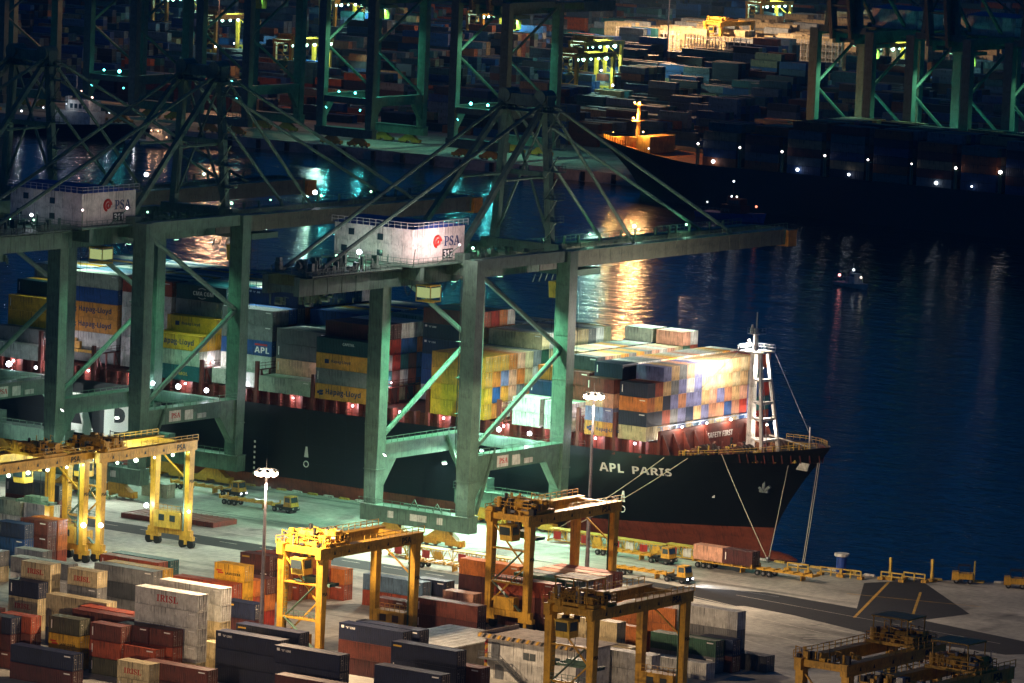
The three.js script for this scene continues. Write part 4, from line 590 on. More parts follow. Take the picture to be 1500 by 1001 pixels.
// ---------------------------------------------------------------- yard containers
// [right end, near face, kind, tiers from the ground, where]
const yardStacks = [
  [-31.5, 103, '20', ['brown', 'brown', 'brown'], 'rust stack beside lit yard crane'],
  [-31.5, 100.2, '20', ['rust', 'orange', 'orange'], 'orange stack behind the rust stack'],
  [-32.1, 108.3, '20', ['blue', 'blue', 'dark blue'], 'dark blue stack by lit crane'],
  [-42.7, 89, '20', ['grey', 'white', 'white'], 'white stack under lit yard crane'],
  [-49.6, 89, '20', ['grey', 'white', 'pale green'], 'pale stack under lit yard crane'],
  [-46, 83, '40', ['rust', 'maroon', 'brown', 'dark grey'], 'grey-topped stack under lit yard crane'],
  [-62, 86, '40', ['brown', 'rust', 'brown'], 'rust stack far up the apron'],
  [-39, 113, '20', ['cream', 'navy', 'cream'], 'cream stack beside dark blue stack'],
  [-22, 115.4, '20', ['white', 'grey'], 'short pale stack beside cream stack'],
  [-26.5, 121, '20', ['cream', 'grey'], 'short cream stack by the empty lane'],
  [8.5, 149.5, '20', ['cream', 'cream', 'cream', 'cream:IR'], 'tall cream lettered twin stack'],
  [18.1, 149.5, '20', ['cream', 'cream', 'grey', 'cream:IR'], 'cream lettered stack beside the twin'],
  [8.6, 152.5, '20', ['cream', 'cream:IR', 'navy:bar'], 'navy-topped stack before the cream twin'],
  [27.7, 158.7, '40', ['grey', 'cream', 'cream'], 'plain cream stack beside dark boxes'],
  [13.4, 129.9, '40', ['grey', 'dark grey', 'grey'], 'long grey corrugated stack'],
  [13.4, 127.2, '40', ['grey', 'grey', 'yellow'], 'yellow-ended stack behind grey stack'],
  [8.3, 122.3, '40', ['grey', 'teal', 'rust'], 'rust-ended stack behind grey stack'],
  [8.3, 119.4, '40', ['grey', 'teal', 'teal'], 'teal stack behind grey stack'],
  [0, 135, '40', ['grey', 'white', 'grey'], 'grey stack behind cream twin'],
  [52.1, 166.8, '40', ['cream', 'white', 'white', 'white', 'white:IR'], 'tall white lettered stack by mast'],
  [50.6, 159.2, '40', ['cream', 'cream', 'cream', 'white', 'white'], 'tall white stack behind lettered stack'],
  [29.8, 130, '40', ['brown', 'brown', 'rust'], 'rust stack behind tall white stack'],
  [29.8, 127.2, '20', ['yellow', 'yellow', 'yellow', 'yellow:SAM'], 'yellow stack behind tall white stack'],
  [30.0, 124.4, '20', ['rust', 'rust', 'orange'], 'orange stack behind yellow stack'],
  [30.0, 121.6, '20', ['red', 'orange', 'brown'], 'brown stack behind orange stack'],
  [16, 103, '20', ['brown', 'maroon', 'brown:gold'], 'brown stack on open apron'],
  [17, 100.2, '20', ['orange', 'orange', 'rust'], 'orange stack on open apron'],
  [18, 97.4, '20', ['rust', 'rust', 'brown:num'], 'second brown stack on open apron'],
  [20.5, 94.6, '20', ['orange', 'rust', 'orange'], 'back orange stack on open apron'],
  [23, 91.8, '20', ['rust', 'orange'], 'low orange stack on open apron'],
  [43.8, 142.2, '20', ['brown', 'maroon:bar', 'navy:gold'], 'navy stack beside light mast'],
  [53, 162, '20', ['cream', 'cream:IR'], 'short cream lettered stack by mast'],
  [36, 136, '20', ['rust', 'dark grey'], 'dark low stack behind navy stack'],
  // dark boxes at the lower left
  [34.9, 173.7, '20', ['yellow:SAM', 'yellow:SAM', 'olive:bar'], 'yellow lettered stack among brown boxes'],
  [43, 173.7, '20', ['olive:bar', 'rust:bar', 'brown'], 'rust stack beside yellow lettered stack'],
  [46, 170.8, '20', ['rust', 'brown', 'maroon'], 'maroon stack beside rust stack'],
  [49.5, 173.4, '20', ['brown', 'rust'], 'low rust stack beside maroon stack'],
  [50.5, 170.6, '20', ['red', 'rust', 'brown'], 'red-footed stack beside maroon stack'],
  [39.5, 166.4, '40', ['brown', 'maroon', 'brown'], 'long brown stack behind yellow stack'],
  [38.5, 163.4, '40', ['brown', 'rust', 'rust'], 'long rust stack behind yellow stack'],
  [28.4, 177.4, '20', ['maroon', 'brown', 'rust'], 'rust-ended stack at yard corner'],
  [26.8, 180.2, '20', ['brown', 'maroon', 'navy'], 'navy-ended stack at yard corner'],
  [25.2, 183, '20', ['brown', 'brown', 'maroon'], 'maroon-ended stack at yard corner'],
  [23.4, 185.8, '20', ['olive', 'brown', 'brown'], 'brown-ended stack at yard corner'],
  [20, 176, '40', ['brown', 'maroon', 'maroon'], 'long maroon stack at yard corner'],
  [57, 184, '20', ['cream', 'cream:IR'], 'cream lettered stack before brown boxes'],
  [66, 181.5, '40', ['maroon', 'brown'], 'long low brown stack before navy boxes'],
  [44, 186, '40', ['maroon', 'navy'], 'low navy stack before yellow lettered stack'],
  // navy boxes in the middle foreground
  [80.3, 168.3, '40', ['navy', 'navy', 'navy:K'], 'navy forty-foot stack before yellow crane leg'],
  [66.5, 165, '40', ['navy', 'navy', 'navy:K'], 'navy stack between mast and crane leg'],
  [64.5, 157.6, '40', ['navy', 'brown', 'navy:gold'], 'navy gold-marked stack behind crane leg'],
  [74.6, 145, '40', ['maroon', 'brown', 'navy:K'], 'navy stack under the yellow girder'],
  [75.5, 142, '40', ['maroon', 'navy', 'navy'], 'navy stack behind girder stack'],
  [90.1, 152.4, '40', ['navy', 'navy', 'navy:gold'], 'navy stack beside flat white roof'],
  [92.5, 149.5, '20', ['maroon', 'brown'], 'brown stack beside flat white roof'],
  [100.3, 170.2, '40', ['maroon', 'navy', 'navy:num'], 'navy stack before the white office'],
  [86.5, 176, '40', ['maroon', 'maroon'], 'low maroon stack before navy boxes'],
  [112, 178, '40', ['navy', 'maroon'], 'low navy stack under canopy crane'],
  // between the two yellow cranes
  [39.5, 92.3, '40', ['rust', 'grey blue'], 'grey-blue stack on the apron lane'],
  [41.6, 88.8, '20', ['grey', 'navy:num'], 'navy box stack behind grey-blue stack'],
  [48.8, 109.7, '20', ['maroon', 'brown:num'], 'brown stack under yellow girder'],
  [59.4, 104.5, '40', ['maroon:bar', 'brown:bar'], 'long brown stack behind flat roof'],
  [52, 95.5, '20', ['grey', 'peach'], 'peach stack at foot of yellow crane'],
  [64.2, 90.5, '40', ['maroon', 'brown', 'rust'], 'rust stack inside yellow crane'],
  [64.6, 85, '40', ['brown', 'rust', 'green'], 'green stack inside yellow crane'],
  [64.6, 82.2, '40', ['grey', 'rust', 'grey'], 'grey stack inside yellow crane'],
  [64.6, 79.4, '40', ['rust', 'brown', 'orange'], 'orange stack inside yellow crane'],
  [64.6, 76.6, '40', ['grey', 'white', 'peach'], 'peach stack inside yellow crane'],
  [64.6, 73.8, '40', ['rust', 'brown', 'rust'], 'back rust stack inside yellow crane'],
  [50, 80, '40', ['brown', 'maroon', 'orange'], 'left orange stack inside yellow crane'],
  // right side, by the canopy crane
  [91, 95.3, '40', ['orange', 'orange', 'orange'], 'orange stack beside tall white box'],
  [88, 101, '40', ['brown', 'orange'], 'low orange stack behind canopy crane'],
  [102.3, 94.8, '40h', ['grey', 'grey', 'white'], 'tall white stack beside asphalt road'],
  [103.5, 102.5, '40', ['grey', 'green:num'], 'green stack beside tall white stack'],
  [104.8, 99.7, '20', ['maroon', 'dark blue'], 'dark blue stack behind green stack'],
  [105.5, 108, '40', ['white'], 'single white box before green stack'],
  [108.4, 95.5, '20', ['dark grey'], 'lone dark grey box by road'],
  [92, 113, '40', ['cream', 'cream', 'cream'], 'cream stack beside the white office'],
  [97.9, 117.6, '40', ['white', 'cream'], 'cream stack under canopy crane girder'],
  [104, 121, '40', ['white', 'white:num'], 'white stack under canopy crane girder'],
];
for (const [xr, z, kind, tiers, where] of yardStacks) tiers.forEach((s, t) => {
  const [c, deco] = s.split(':'), K = KIND[kind];
  container(kind, c, xr - K.L, t * (K.H + .012) + .004, z, `${c} ${K.words} container, tier ${word[t + 1]} of ${where}`, 'containers in the near yard', deco ?? pick(['num', 'bar', undefined]), false);
});

// ---------------------------------------------------------------- office with striped roof edge and flat white shed
{
  const o = thing('yard_office', 'white two-storey yard office with black and yellow striped roof edge', 'office', [80, 0, 131]);
  part(o, 'wall', mb(m => { m.box(0, 17, 0, 6.2, -9, 0); }), M.white);
  part(o, 'roof', mb(m => { m.box(-.9, 17.9, 6.2, 6.35, -9.9, .9); m.box(-.9, 17.9, 6.35, 6.9, .75, .9); m.box(-.9, -.75, 6.35, 6.9, -9.9, .75); }), paint('#a89a8c', .8));
  const st = mb(m => { m.hull8([[0, 6.3, .96], [.45, 6.3, .96], [.45, 6.3, .905], [0, 6.3, .905], [.45, 6.92, .96], [.9, 6.92, .96], [.9, 6.92, .905], [.45, 6.92, .905]]); });
  for (let k = 0; k < 20; k++) { const a = part(o, 'stripe', st, k % 2 ? M.black : M.yellow); a.position.x = -.9 + k * .9; }
  const st2 = mb(m => { m.hull8([[-.96, 6.3, .45], [-.905, 6.3, .45], [-.905, 6.3, 0], [-.96, 6.3, 0], [-.96, 6.92, .9], [-.905, 6.92, .9], [-.905, 6.92, .45], [-.96, 6.92, .45]]); });
  for (let k = 0; k < 11; k++) { const a = part(o, 'stripe', st2, k % 2 ? M.black : M.yellow); a.position.z = -9.8 + k * .9; }
  const st3 = mb(m => { m.hull8([[-.02, 0, .04], [.5, 0, .04], [.5, 0, 0], [-.02, 0, 0], [-.02, .5, .04], [.5, 1.0, .04], [.5, 1.0, 0], [-.02, .5, 0]]); });
  for (let k = 0; k < 8; k++) { const a = part(o, 'stripe', st3, k % 2 ? M.redMark : M.yellow); a.position.set(-.02, .1 + k * .7, .01); }
  part(o, 'door', mb(m => m.box(1.2, 2.7, 3.2, 5.6, 0, .06)), M.steel);
  for (const x of [7.2, 8.4, 13]) part(o, 'window', mb(m => m.box(x, x + 1, 3.6, 4.7, .01, .07)), M.glass);
  part(o, 'ground_door', mb(m => m.box(2, 3.6, 0, 2.2, 0, .06)), M.steel);
  part(o, 'stair', mb(m => { m.box(-.4, 3.4, 3.0, 3.15, 0, 1.4); m.beam([3.4, 3.05, .8], [7.6, .1, .8], 1.1, .16); m.rail([[-.3, 3.15, 1.35], [3.4, 3.15, 1.35]], 1, 1); m.rail([[3.4, 3.15, 1.3], [7.6, .2, 1.3]], 1, 1); for (let k = 0; k < 10; k++) m.box(3.5 + k * .42, 3.8 + k * .42, 2.95 - k * .29, 3.0 - k * .29, .3, 1.3); }), M.steel);
  const s = thing('flat_roof_shed', 'low shed with wide flat white roof beside navy containers', 'shed', [63, 0, 134]);
  part(s, 'wall', mb(m => m.box(.5, 12.5, 0, 4.1, -16.5, -.5)), paint('#8f8a82', .8));
  part(s, 'roof', mb(m => { m.box(0, 13, 4.1, 4.3, -17, 0); for (let x = 1; x < 13; x += 1.5) m.box(x, x + .08, 4.3, 4.34, -17, 0); }), M.white);
}

// ---------------------------------------------------------------- terminal trucks, trailers, hatch cover, racks on the apron
const wheelG = mb(m => { m.rod([0, .5, -.16], [0, .5, .16], .5, 12); }), hubG = mb(m => m.rod([0, .5, -.18], [0, .5, .18], .24, 8));
function wheels(o, xs, zs) { for (const x of xs) for (const z of zs) { const w = part(o, 'wheel', wheelG, M.rubber); w.position.set(x, 0, z); part(w, 'rim', hubG, M.steel); } }
function trailer(label, pos, turn = 0, body = M.yellow, group = 'skeletal container trailers') {
  const o = thing('container_trailer', label, 'trailer', pos, turn, group);
  part(o, 'frame', mb(m => { for (const z of [-.55, .55]) m.box(-6.2, 6.2, 1.0, 1.35, z - .1, z + .1); for (let x = -6; x <= 6.1; x += 2) m.box(x - .15, x + .15, 1.05, 1.45, -1.2, 1.2); for (const x of [-6.1, 6.1]) for (const z of [-1.2, 1.2]) m.box(x - .1, x + .1, 1.2, 1.9, z - .12, z + .12); m.box(-6.25, -6.15, 1.0, 1.5, -1.2, 1.2); m.box(3.4, 3.6, .1, 1, -.7, .7); m.box(-5, 5, 1.1, 1.25, -1.22, -1.15); m.box(-5, 5, 1.1, 1.25, 1.15, 1.22); }), body);
  wheels(o, [-5.2, -4, -2.8], [-.95, .95]);
  return o;
}
function tractor(label, pos, turn = 0, lights = false) {
  const o = thing('terminal_tractor', label, 'truck', pos, turn, 'yellow terminal tractors');
  part(o, 'chassis', mb(m => { m.box(-2.6, 2.4, .7, 1.05, -.5, .5); m.box(-2.2, -.4, 1.05, 1.25, -.7, .7); m.box(.2, 2.5, .55, 1.15, -1.15, 1.15); m.box(2.4, 2.6, .45, .9, -1.2, 1.2); }), M.black);
  const cab = part(o, 'cab', mb(m => m.hull8([[.6, 1.15, 1.15], [2.4, 1.15, 1.15], [2.4, 1.15, -1.15], [.6, 1.15, -1.15], [.65, 3.05, 1.05], [2.05, 3.05, 1.05], [2.05, 3.05, -1.05], [.65, 3.05, -1.05]])), M.yellow);
  part(cab, 'window', mb(m => { m.hull8([[.9, 1.95, 1.13], [2.05, 1.95, 1.13], [2.05, 1.95, 1.08], [.9, 1.95, 1.08], [.9, 2.8, 1.1], [1.95, 2.8, 1.1], [1.95, 2.8, 1.04], [.9, 2.8, 1.04]]); }), M.glass);
  part(cab, 'windscreen', mb(m => m.hull8([[2.2, 1.9, .95], [2.3, 1.9, .95], [2.3, 1.9, -.95], [2.2, 1.9, -.95], [2.06, 2.85, .9], [2.12, 2.85, .9], [2.12, 2.85, -.9], [2.06, 2.85, -.9]])), M.glass);
  wheels(o, [1.6, -1.5], [-.95, .95]);
  for (const z of [-.8, .8]) { const hl = part(o, 'headlight', mb(m => m.box(2.6, 2.66, .75, 1.0, z - .18, z + .18)), lights ? glow(COOL, 40) : M.white); if (lights) { const l = new THREE.SpotLight(new THREE.Color(...COOL), 260, 0, .5, .7); l.position.set(2.8, .9, z); const t = new THREE.Object3D(); t.name = 'aim_point'; t.position.set(14, -.4, z * 1.3); o.add(t); l.target = t; l.castShadow = true; l.shadow.radius = 6; o.add(l); } }
  return o;
}
tractor('yellow tractor with empty trailer crossing the bright apron', [-44, 0, 21.5]); trailer('empty yellow trailer behind the tractor crossing the bright apron', [-51.8, 0, 21.8]);
tractor('yellow tractor with headlights on beside the ship bow', [49.6, 0, 32.4], 0, true); trailer('yellow trailer behind the tractor with headlights on', [41.8, 0, 32.2]);
tractor('yellow tractor waiting beside the pale lattice racks on the quay edge', [36.2, 0, 17.4]); trailer('yellow trailer behind the tractor beside lattice racks', [28.4, 0, 17.2]);
trailer('yellow trailer carrying peach and maroon boxes along the quay', [48.2, 0, 15.2]); trailer('empty yellow trailer parked beside the mooring bollards', [60.2, 0, 14.6]);
container('20', 'peach', 42.1, 1.46, 16.4, 'peach twenty-foot container riding a trailer on the quay', 'containers on trailers'); container('20', 'maroon', 48.3, 1.46, 16.4, 'maroon twenty-foot container with pale strip riding a quay trailer', 'containers on trailers', 'bar');
container('20', 'pale green', -74, .004, 26, 'pale green container standing alone near the gantry crane wheels', 'loose containers on the apron');
tractor('yellow tractor near the wheels of the dim green gantry crane', [-62, 0, 14], 0, true);
trailer('yellow trailer near the wheels of the dim green gantry crane', [-70, 0, 13.6]);
for (const [x, z, l] of [[14, 53, 'first'], [27, 51.5, 'second']]) trailer(`${l} parked yellow trailer counted from the gantry crane toward the light mast`, [x, 0, z]);
{ // red hatch covers laid on the apron
  for (const [k, x, z] of [['left', -53.5, 46.5], ['right', -46, 43.4]]) { const o = thing('hatch_cover', k === 'left' ? 'rust red hatch cover flat on the apron beside lit yard crane' : 'rust red hatch cover flat on the apron beside yellow tractor', 'hatch cover', [x, 0, z], 0, 'hatch covers laid on the apron'); part(o, 'plate', mb(m => { m.box(-5.6, 5.6, .02, .9, -3.4, 3.4); for (let a = -5; a < 5.5; a += 1.25) m.box(a, a + .1, .9, .98, -3.4, 3.4); }), M.deckRed); }
}
function rack(label, pos, turn = 0) { // lattice frame rack with coloured panels
  const o = thing('lattice_rack', label, 'rack', pos, turn, 'pale lattice racks on the apron');
  part(o, 'frame', mb(m => { for (const z of [-1.1, 1.1]) { for (const y of [.3, 2.2]) m.beam([-6, y, z], [6, y, z], .16); for (let x = -6; x < 6; x += 2) { m.beam([x, .3, z], [x, 2.2, z], .12); m.beam([x, .3, z], [x + 1, 2.2, z], .1); m.beam([x + 1, 2.2, z], [x + 2, .3, z], .1); } } for (const x of [-6, 0, 6]) m.beam([x, .3, -1.1], [x, .3, 1.1], .16); for (const x of [-6, 6]) for (const z of [-1.1, 1.1]) m.box(x - .15, x + .15, 0, .3, z - .15, z + .15); m.box(-6, 6, 2.2, 2.28, -1.2, 1.2); }), M.yellowPale);
  for (const [x, mt] of [[-4, M.redMark], [-1, M.white], [2, M.redMark], [4.6, M.yellow]]) part(o, 'panel', mb(m => m.box(x - .8, x + .8, .5, 1.9, 1.12, 1.2)), mt);
  return o;
}
rack('pale lattice rack with red panels beside gantry crane wheels', [5, 0, 46]); rack('pale lattice rack with red panels behind the parked trailers', [18, 0, 45]);
rack('pale lattice rack along the ship side near the light mast', [14, 0, 10.6]); rack('pale lattice rack behind the waiting yellow tractor', [27, 0, 11.2]); rack('pale lattice rack beside the peach container trailer', [38, 0, 9.4]);
function bollard(label, x, z) { const o = thing('bollard', label, 'bollard', [x, 0, z], 0, 'mooring bollards on the quay edge'); part(o, 'post', mb(m => { m.rod([0, 0, 0], [0, .6, 0], .28, 10, .26); m.rod([0, .6, 0], [0, .85, 0], .4, 10, .3); }), M.steel); part(o, 'base_plate', mb(m => m.box(-.5, .5, 0, .08, -.5, .5)), M.black); }
bollard('quay bollard holding the two ropes beside the trailers', 48, 1.5); bollard('quay bollard holding the two bow-tip ropes', 55.4, 1.5); bollard('quay bollard holding the spring lines', 4, 1.5); bollard('bare quay bollard between cranes', -40, 1.5);
{ // guard frames and a blue beacon on the quay end
  const fr = [[57.5, 6.5, 'guard frame beside the empty trailer'], [64, 6, 'guard frame beside the blue beacon'], [67.6, 5.4, 'guard frame past the blue beacon'], [74, 2.2, 'guard frame where the quay line bends'], [77, -.4, 'second guard frame past the quay bend']];
  for (const [x, z, l] of fr) { const o = thing('guard_frame', 'low yellow ' + l, 'barrier', [x, 0, z], .1, 'yellow guard frames on the quay end'); part(o, 'tube', mb(m => { m.beam([-2, 1.4, 0], [2, 1.4, 0], .22); m.beam([-2, .7, 0], [2, .7, 0], .16); for (const k of [-2, 0, 2]) m.beam([k, 0, 0], [k, 1.5, 0], .22); }), M.yellowPale); for (const k of [-2, 2]) part(o, 'footing', mb(m => m.box(k - .5, k + .5, 0, .5, -.5, .5)), M.yellow); }
  for (const [x, z, h, l] of [[73.2, 1.4, 3.9, 'thin yellow post at the quay bend'], [79.2, -2.6, 3.9, 'thin yellow post past the quay bend']]) { const o = thing('marker_post', l + ' with square footing', 'post', [x, 0, z], 0, 'yellow marker posts'); part(o, 'post', mb(m => m.box(-.22, .22, .5, h, -.22, .22)), M.yellowPale); part(o, 'footing', mb(m => m.box(-.7, .7, 0, .5, -.7, .7)), M.yellow); }
  const b = thing('navigation_beacon', 'blue drum beacon with white cap on the quay edge', 'beacon', [63.8, 0, 2.4]); part(b, 'drum', mb(m => m.rod([0, 0, 0], [0, 3.1, 0], .9, 12)), M.roofBlue); part(b, 'cap', mb(m => m.rod([0, 3.1, 0], [0, 3.6, 0], 1.3, 12)), M.white);
  for (const [x, z, l] of [[84, -5.6, 'yellow forklift beside the dark asphalt'], [93, -8, 'yellow forklift farthest along the bent quay']]) { const o = thing('forklift', l, 'forklift', [x, 0, z], .5, 'yellow forklifts'); part(o, 'body', mb(m => { m.box(-2, 1.4, .8, 1.8, -1.1, 1.1); m.hull8([[-2.2, .6, 1.1], [-1, .6, 1.1], [-1, .6, -1.1], [-2.2, .6, -1.1], [-2.2, 2, 1], [-1, 2, 1], [-1, 2, -1], [-2.2, 2, -1]]); }), M.yellow); part(o, 'overhead_guard', mb(m => { m.box(-1.2, 1, 3.1, 3.2, -1, 1); for (const a of [-1.2, .9]) for (const c of [-1, .9]) m.box(a, a + .1, 1.8, 3.1, c, c + .1); }), M.black); part(o, 'fork_mast', mb(m => { m.box(1.5, 1.75, .3, 3.8, -.8, -.5); m.box(1.5, 1.75, .3, 3.8, .5, .8); m.box(1.75, 3.3, .3, .4, -.7, -.5); m.box(1.75, 3.3, .3, .4, .5, .7); }), M.yellowPale); wheels(o, [1, -1.4], [-.9, .9]); }
}

// ---------------------------------------------------------------- the opposite terminal
{
  const gp = 'gantry cranes on the far quay', far = (x, l, label) => quayCrane(label, [x, 0, -632], { turn: Math.PI, boomUp: true, detail: false, lights: l * .8, group: gp, number: '4', paintM: M.craneGreen });
  far(-631, .05, 'dark far-quay gantry crane behind the moored blue vessel'); far(-530, .9, 'green-lit far-quay gantry crane across the water from the machinery house'); far(-476, .9, 'green-lit far-quay gantry crane beside the bow of the dark far ship');
  far(-338, 1.3, 'green-lit far-quay gantry crane behind the dark ship, first from its bow'); far(-303, 1.3, 'green-lit far-quay gantry crane behind the dark ship, second from its bow'); far(-268, .6, 'dim green far-quay gantry crane behind the dark ship, third from its bow');
  far(-690, .03, 'unlit far-quay gantry crane beyond the moored blue vessel'); far(-582, .05, 'unlit far-quay gantry crane behind the small orange-lit vessel');
  const yg = 'yard cranes in the far terminal', pale = M.yellow;
  [[-805, -918, 1, 'pale lit yard crane standing among dark boxes'], [-697, -828, 1.2, 'pale lit yard crane next to an olive box'], [-852, -1058, 1, 'pale lit yard crane with orange boxes behind'], [-776, -1060, 1.2, 'pale lit yard crane beside a blank dark stack'], [-640, -940, 2, 'yellow-topped lit yard crane by the tall far mast'], [-600, -876, 1.2, 'pale lit yard crane close to the far ship bow'], [-768, -1262, 2.5, 'pale lit yard crane beyond the cream stacks'], [-578, -1060, 1.4, 'pale lit yard crane beyond the far ship cranes'], [-690, -1110, 0, 'dark unlit yard crane among the cream stacks'], [-905, -1010, .8, 'pale lit yard crane far along the dark side']].forEach(([x, z, l, s], i) => yardCrane(s, [x, 0, z], { lit: l, group: yg, detail: false, color: pale, lampColor: [.5, 1, .82] }));
  lightMast('far light mast with warm glow rising above the cream stacks', [-695, 0, -1072], 42, 44000, [1, .62, .36], 60); lightMast('far light mast with warm glow beside the dark far-quay crane', [-652, 0, -720], 44, 4200, [1, .52, .26], 40);
  // boxes of the far yard: blocks of six rows with lanes between
  const pal = ['#16203c', '#1d4f8f', '#3a2626', '#6a3428', '#1f6468', '#3b4048', '#1d3f6f', '#5f7d96', '#a3592b', '#5d6a72', '#2f6a70', '#34506a', '#9f8a64', '#75808a', '#1d4f8f', '#16304c'], warm = ['#c9b98f', '#c4b48c', '#cfc4a2', '#b9ab85', '#bfae84', '#8f9aa0'];
  for (let bz = 0; bz < 36; bz++) for (let c = 0; c < 84; c++) {
    const zc = -712 - bz * 27.5, xc = -1450 + c * 13.2; if ((c + bz) % 11 === 0) continue;
    const along = (-xc - 0.72 * -zc); if (along < -430 || along > 430) continue; // the strip of yard in sight of this berth
    const cream = xc > -742 && xc < -585 && zc < -1085 && zc > -1330;
    const n0 = cream ? 4 + Math.floor(rnd() * 2) : Math.floor(rnd() * 4.4) + (bz > 9 ? 1 : 0);
    for (let r = 0; r < 6; r++) { const n = Math.max(0, Math.min(6, n0 + Math.floor(rnd() * 3) - 1)); const col = cream ? pick(warm) : pick(pal); for (let t = 0; t < n; t++) stuffBoxes.push([xc, t * 2.62 + .01, zc - r * 2.9, 2.0, 1, cream ? (rnd() < .7 ? col : pick(warm)) : (rnd() < .5 ? col : pick(pal))]); }
  }
  // white reefer racks beside the cream stacks
  for (const [x, z, l] of [[-668, -1068, 'white lattice reefer rack before the far mast'], [-640, -1094, 'white lattice reefer rack beside cream stacks'], [-604, -1122, 'white lattice reefer rack farthest from the far mast'], [-712, -1082, 'white lattice reefer rack left beside the far mast']]) {
    const o = thing('reefer_rack', l, 'rack', [x, 0, z], 0, 'white reefer racks in the far terminal');
    part(o, 'frame', mb(m => { for (let y = 0; y < 5; y++) { m.box(-15, 15, 2.7 * y + 2.6, 2.7 * y + 2.8, -1.2, 1.2); m.rail([[-15, 2.7 * y + 2.8, 1.2], [15, 2.7 * y + 2.8, 1.2]], 1.1, 2.6, .14); } for (let k = -15; k <= 15; k += 3) for (const c of [-1.2, 1.2]) m.box(k - .14, k + .14, 0, 15, c - .14, c + .14); }), M.white);
  }
}
{ // dark container ship at the far quay, bow towards the left
  const cz = -610, B = 19.5, o = thing('cargo_ship', 'dark container ship with amber-lit forecastle moored at the far quay', 'ship', [0, 0, cz]);
  const top = x => 9.6 + 4.6 * Math.pow(Math.max(0, (-362 - x) / 50), 1.2), half = (x, y) => { const u = (y - WL) / 17, xe = -394 - 18 * Math.pow(Math.max(0, Math.min(1, u)), 1.5), t = Math.max(0, (-345 - 10 * u - x) / (-345 - 10 * u - xe)); return t >= 1 ? 0 : B * (1 - Math.pow(t, 2.2)); };
  const xs = []; for (let x = -412; x < -330; x += 2) xs.push(x); for (let x = -330; x <= 60; x += 30) xs.push(x);
  part(o, 'hull', mb(m => { for (const s of [1, -1]) for (let j = 0; j < 8; j++) for (let i = 0; i + 1 < xs.length; i++) { const P = (x, f) => { const y = WL - 1 + (top(x) - WL + 1) * f, u = (y - WL) / 17, xe = -394 - 18 * Math.pow(Math.max(0, Math.min(1, u)), 1.5), X = Math.max(x, xe); return [X, y, s * half(X, y)]; }; m.quad(P(xs[i], j / 8), P(xs[i + 1], j / 8), P(xs[i + 1], (j + 1) / 8), P(xs[i], (j + 1) / 8)); } }), M.hullBlack);
  part(o, 'deck', mb(m => { for (let i = 0; i + 1 < xs.length; i++) { const y = 8.8 + Math.max(0, top(xs[i]) - 10), y2 = 8.8 + Math.max(0, top(xs[i + 1]) - 10), a = Math.max(.01, half(xs[i], 9) - .3), b = Math.max(.01, half(xs[i + 1], 9) - .3); m.quad([xs[i], y, a], [xs[i + 1], y2, b], [xs[i + 1], y2, -b], [xs[i], y, -a]); } }), paint('#8a5a2a', .6));
  part(o, 'forecastle_house', mb(m => { m.box(-391, -386, 10, 15.5, -6, 8); m.box(-404, -402, 12, 14, -3, 3); for (let x = -408; x < -392; x += 1.6) m.beam([x, 11.5, half(x, 12) - .4], [x, 13.6 + (-x - 392) * .06, half(x, 12) - .2], .3); }), paint('#c9963f', .6));
  part(o, 'foremast', mb(m => { m.rod([-396, 11, 0], [-396, 25.4, 0], .8, 10, .5); m.box(-397.4, -394.6, 19.4, 19.7, -1.6, 1.6); m.box(-397, -395, 24.4, 24.6, -1.2, 1.2); m.box(-398.6, -393.6, 11, 14.4, -2.6, 2.6); }), paint('#d0a04a', .6));
  for (const [y, z, I] of [[25.2, 1.0, 12000], [20.4, 1.9, 9000]]) { lamp(o, [-396 + (y > 22 ? .8 : -.6), y, z], [1, .44, .15], I * .17, 110, 14); lamp(o, [-396.8, y, z + .4], [1, .6, .25], 0, 60); lamp(o, [-395, y, z + .2], [1, .6, .25], 0, 60); }
  lamp(o, [-404, 15.4, 2], [1, .55, .15], 320, 40); lamp(o, [-388, 17, 9], [1, .6, .25], 260, 40); lamp(o, [-383, 12.4, 13], COOL, 0, 30);
  for (let k = 0; k < 9; k++) { // lashing bridges with a lamp in each gap
    const x = -361 + k * 15.3, br = part(o, 'lashing_bridge', mb(m => { for (let z = -18; z <= 18.5; z += 3) m.beam([x, 9, z], [x, 15, z], .3); m.box(x - .5, x + .5, 14.9, 15.1, -18.5, 18.5); m.beam([x, 9, 19], [x, 16.6, 19], .5); }), M.craneDark);
    lamp(o, [x + .2, 15.9, 19.1], [1, .88, .84], 0, 26, 8, 'lamp', 1.8); if (k % 3 !== 1) lamp(o, [x + 6 + (k % 2) * 3, 10.9, 19.1], COOL, 0, 20, 8, 'lamp', 2);
  }
  const cols = ['#1d3f6f', '#6a3428', '#5d6a72', '#1f6468', '#a3592b', '#16203c', '#75808a', '#9f8a64'];
  for (let b = 0; b < 14; b++) for (let r = 0; r < 14; r++) { const n = Math.min(5 + (b > 1 ? 1 : 0), 4 + Math.floor(rnd() * 2) + (b > 1 ? 1 : 0)); for (let t = 0; t < n; t++) stuffBoxes.push([-353.4 + b * 15.3, 9.5 + t * 2.62, cz + 17 - r * 2.6, 2, 1, pick(cols)]); }
}
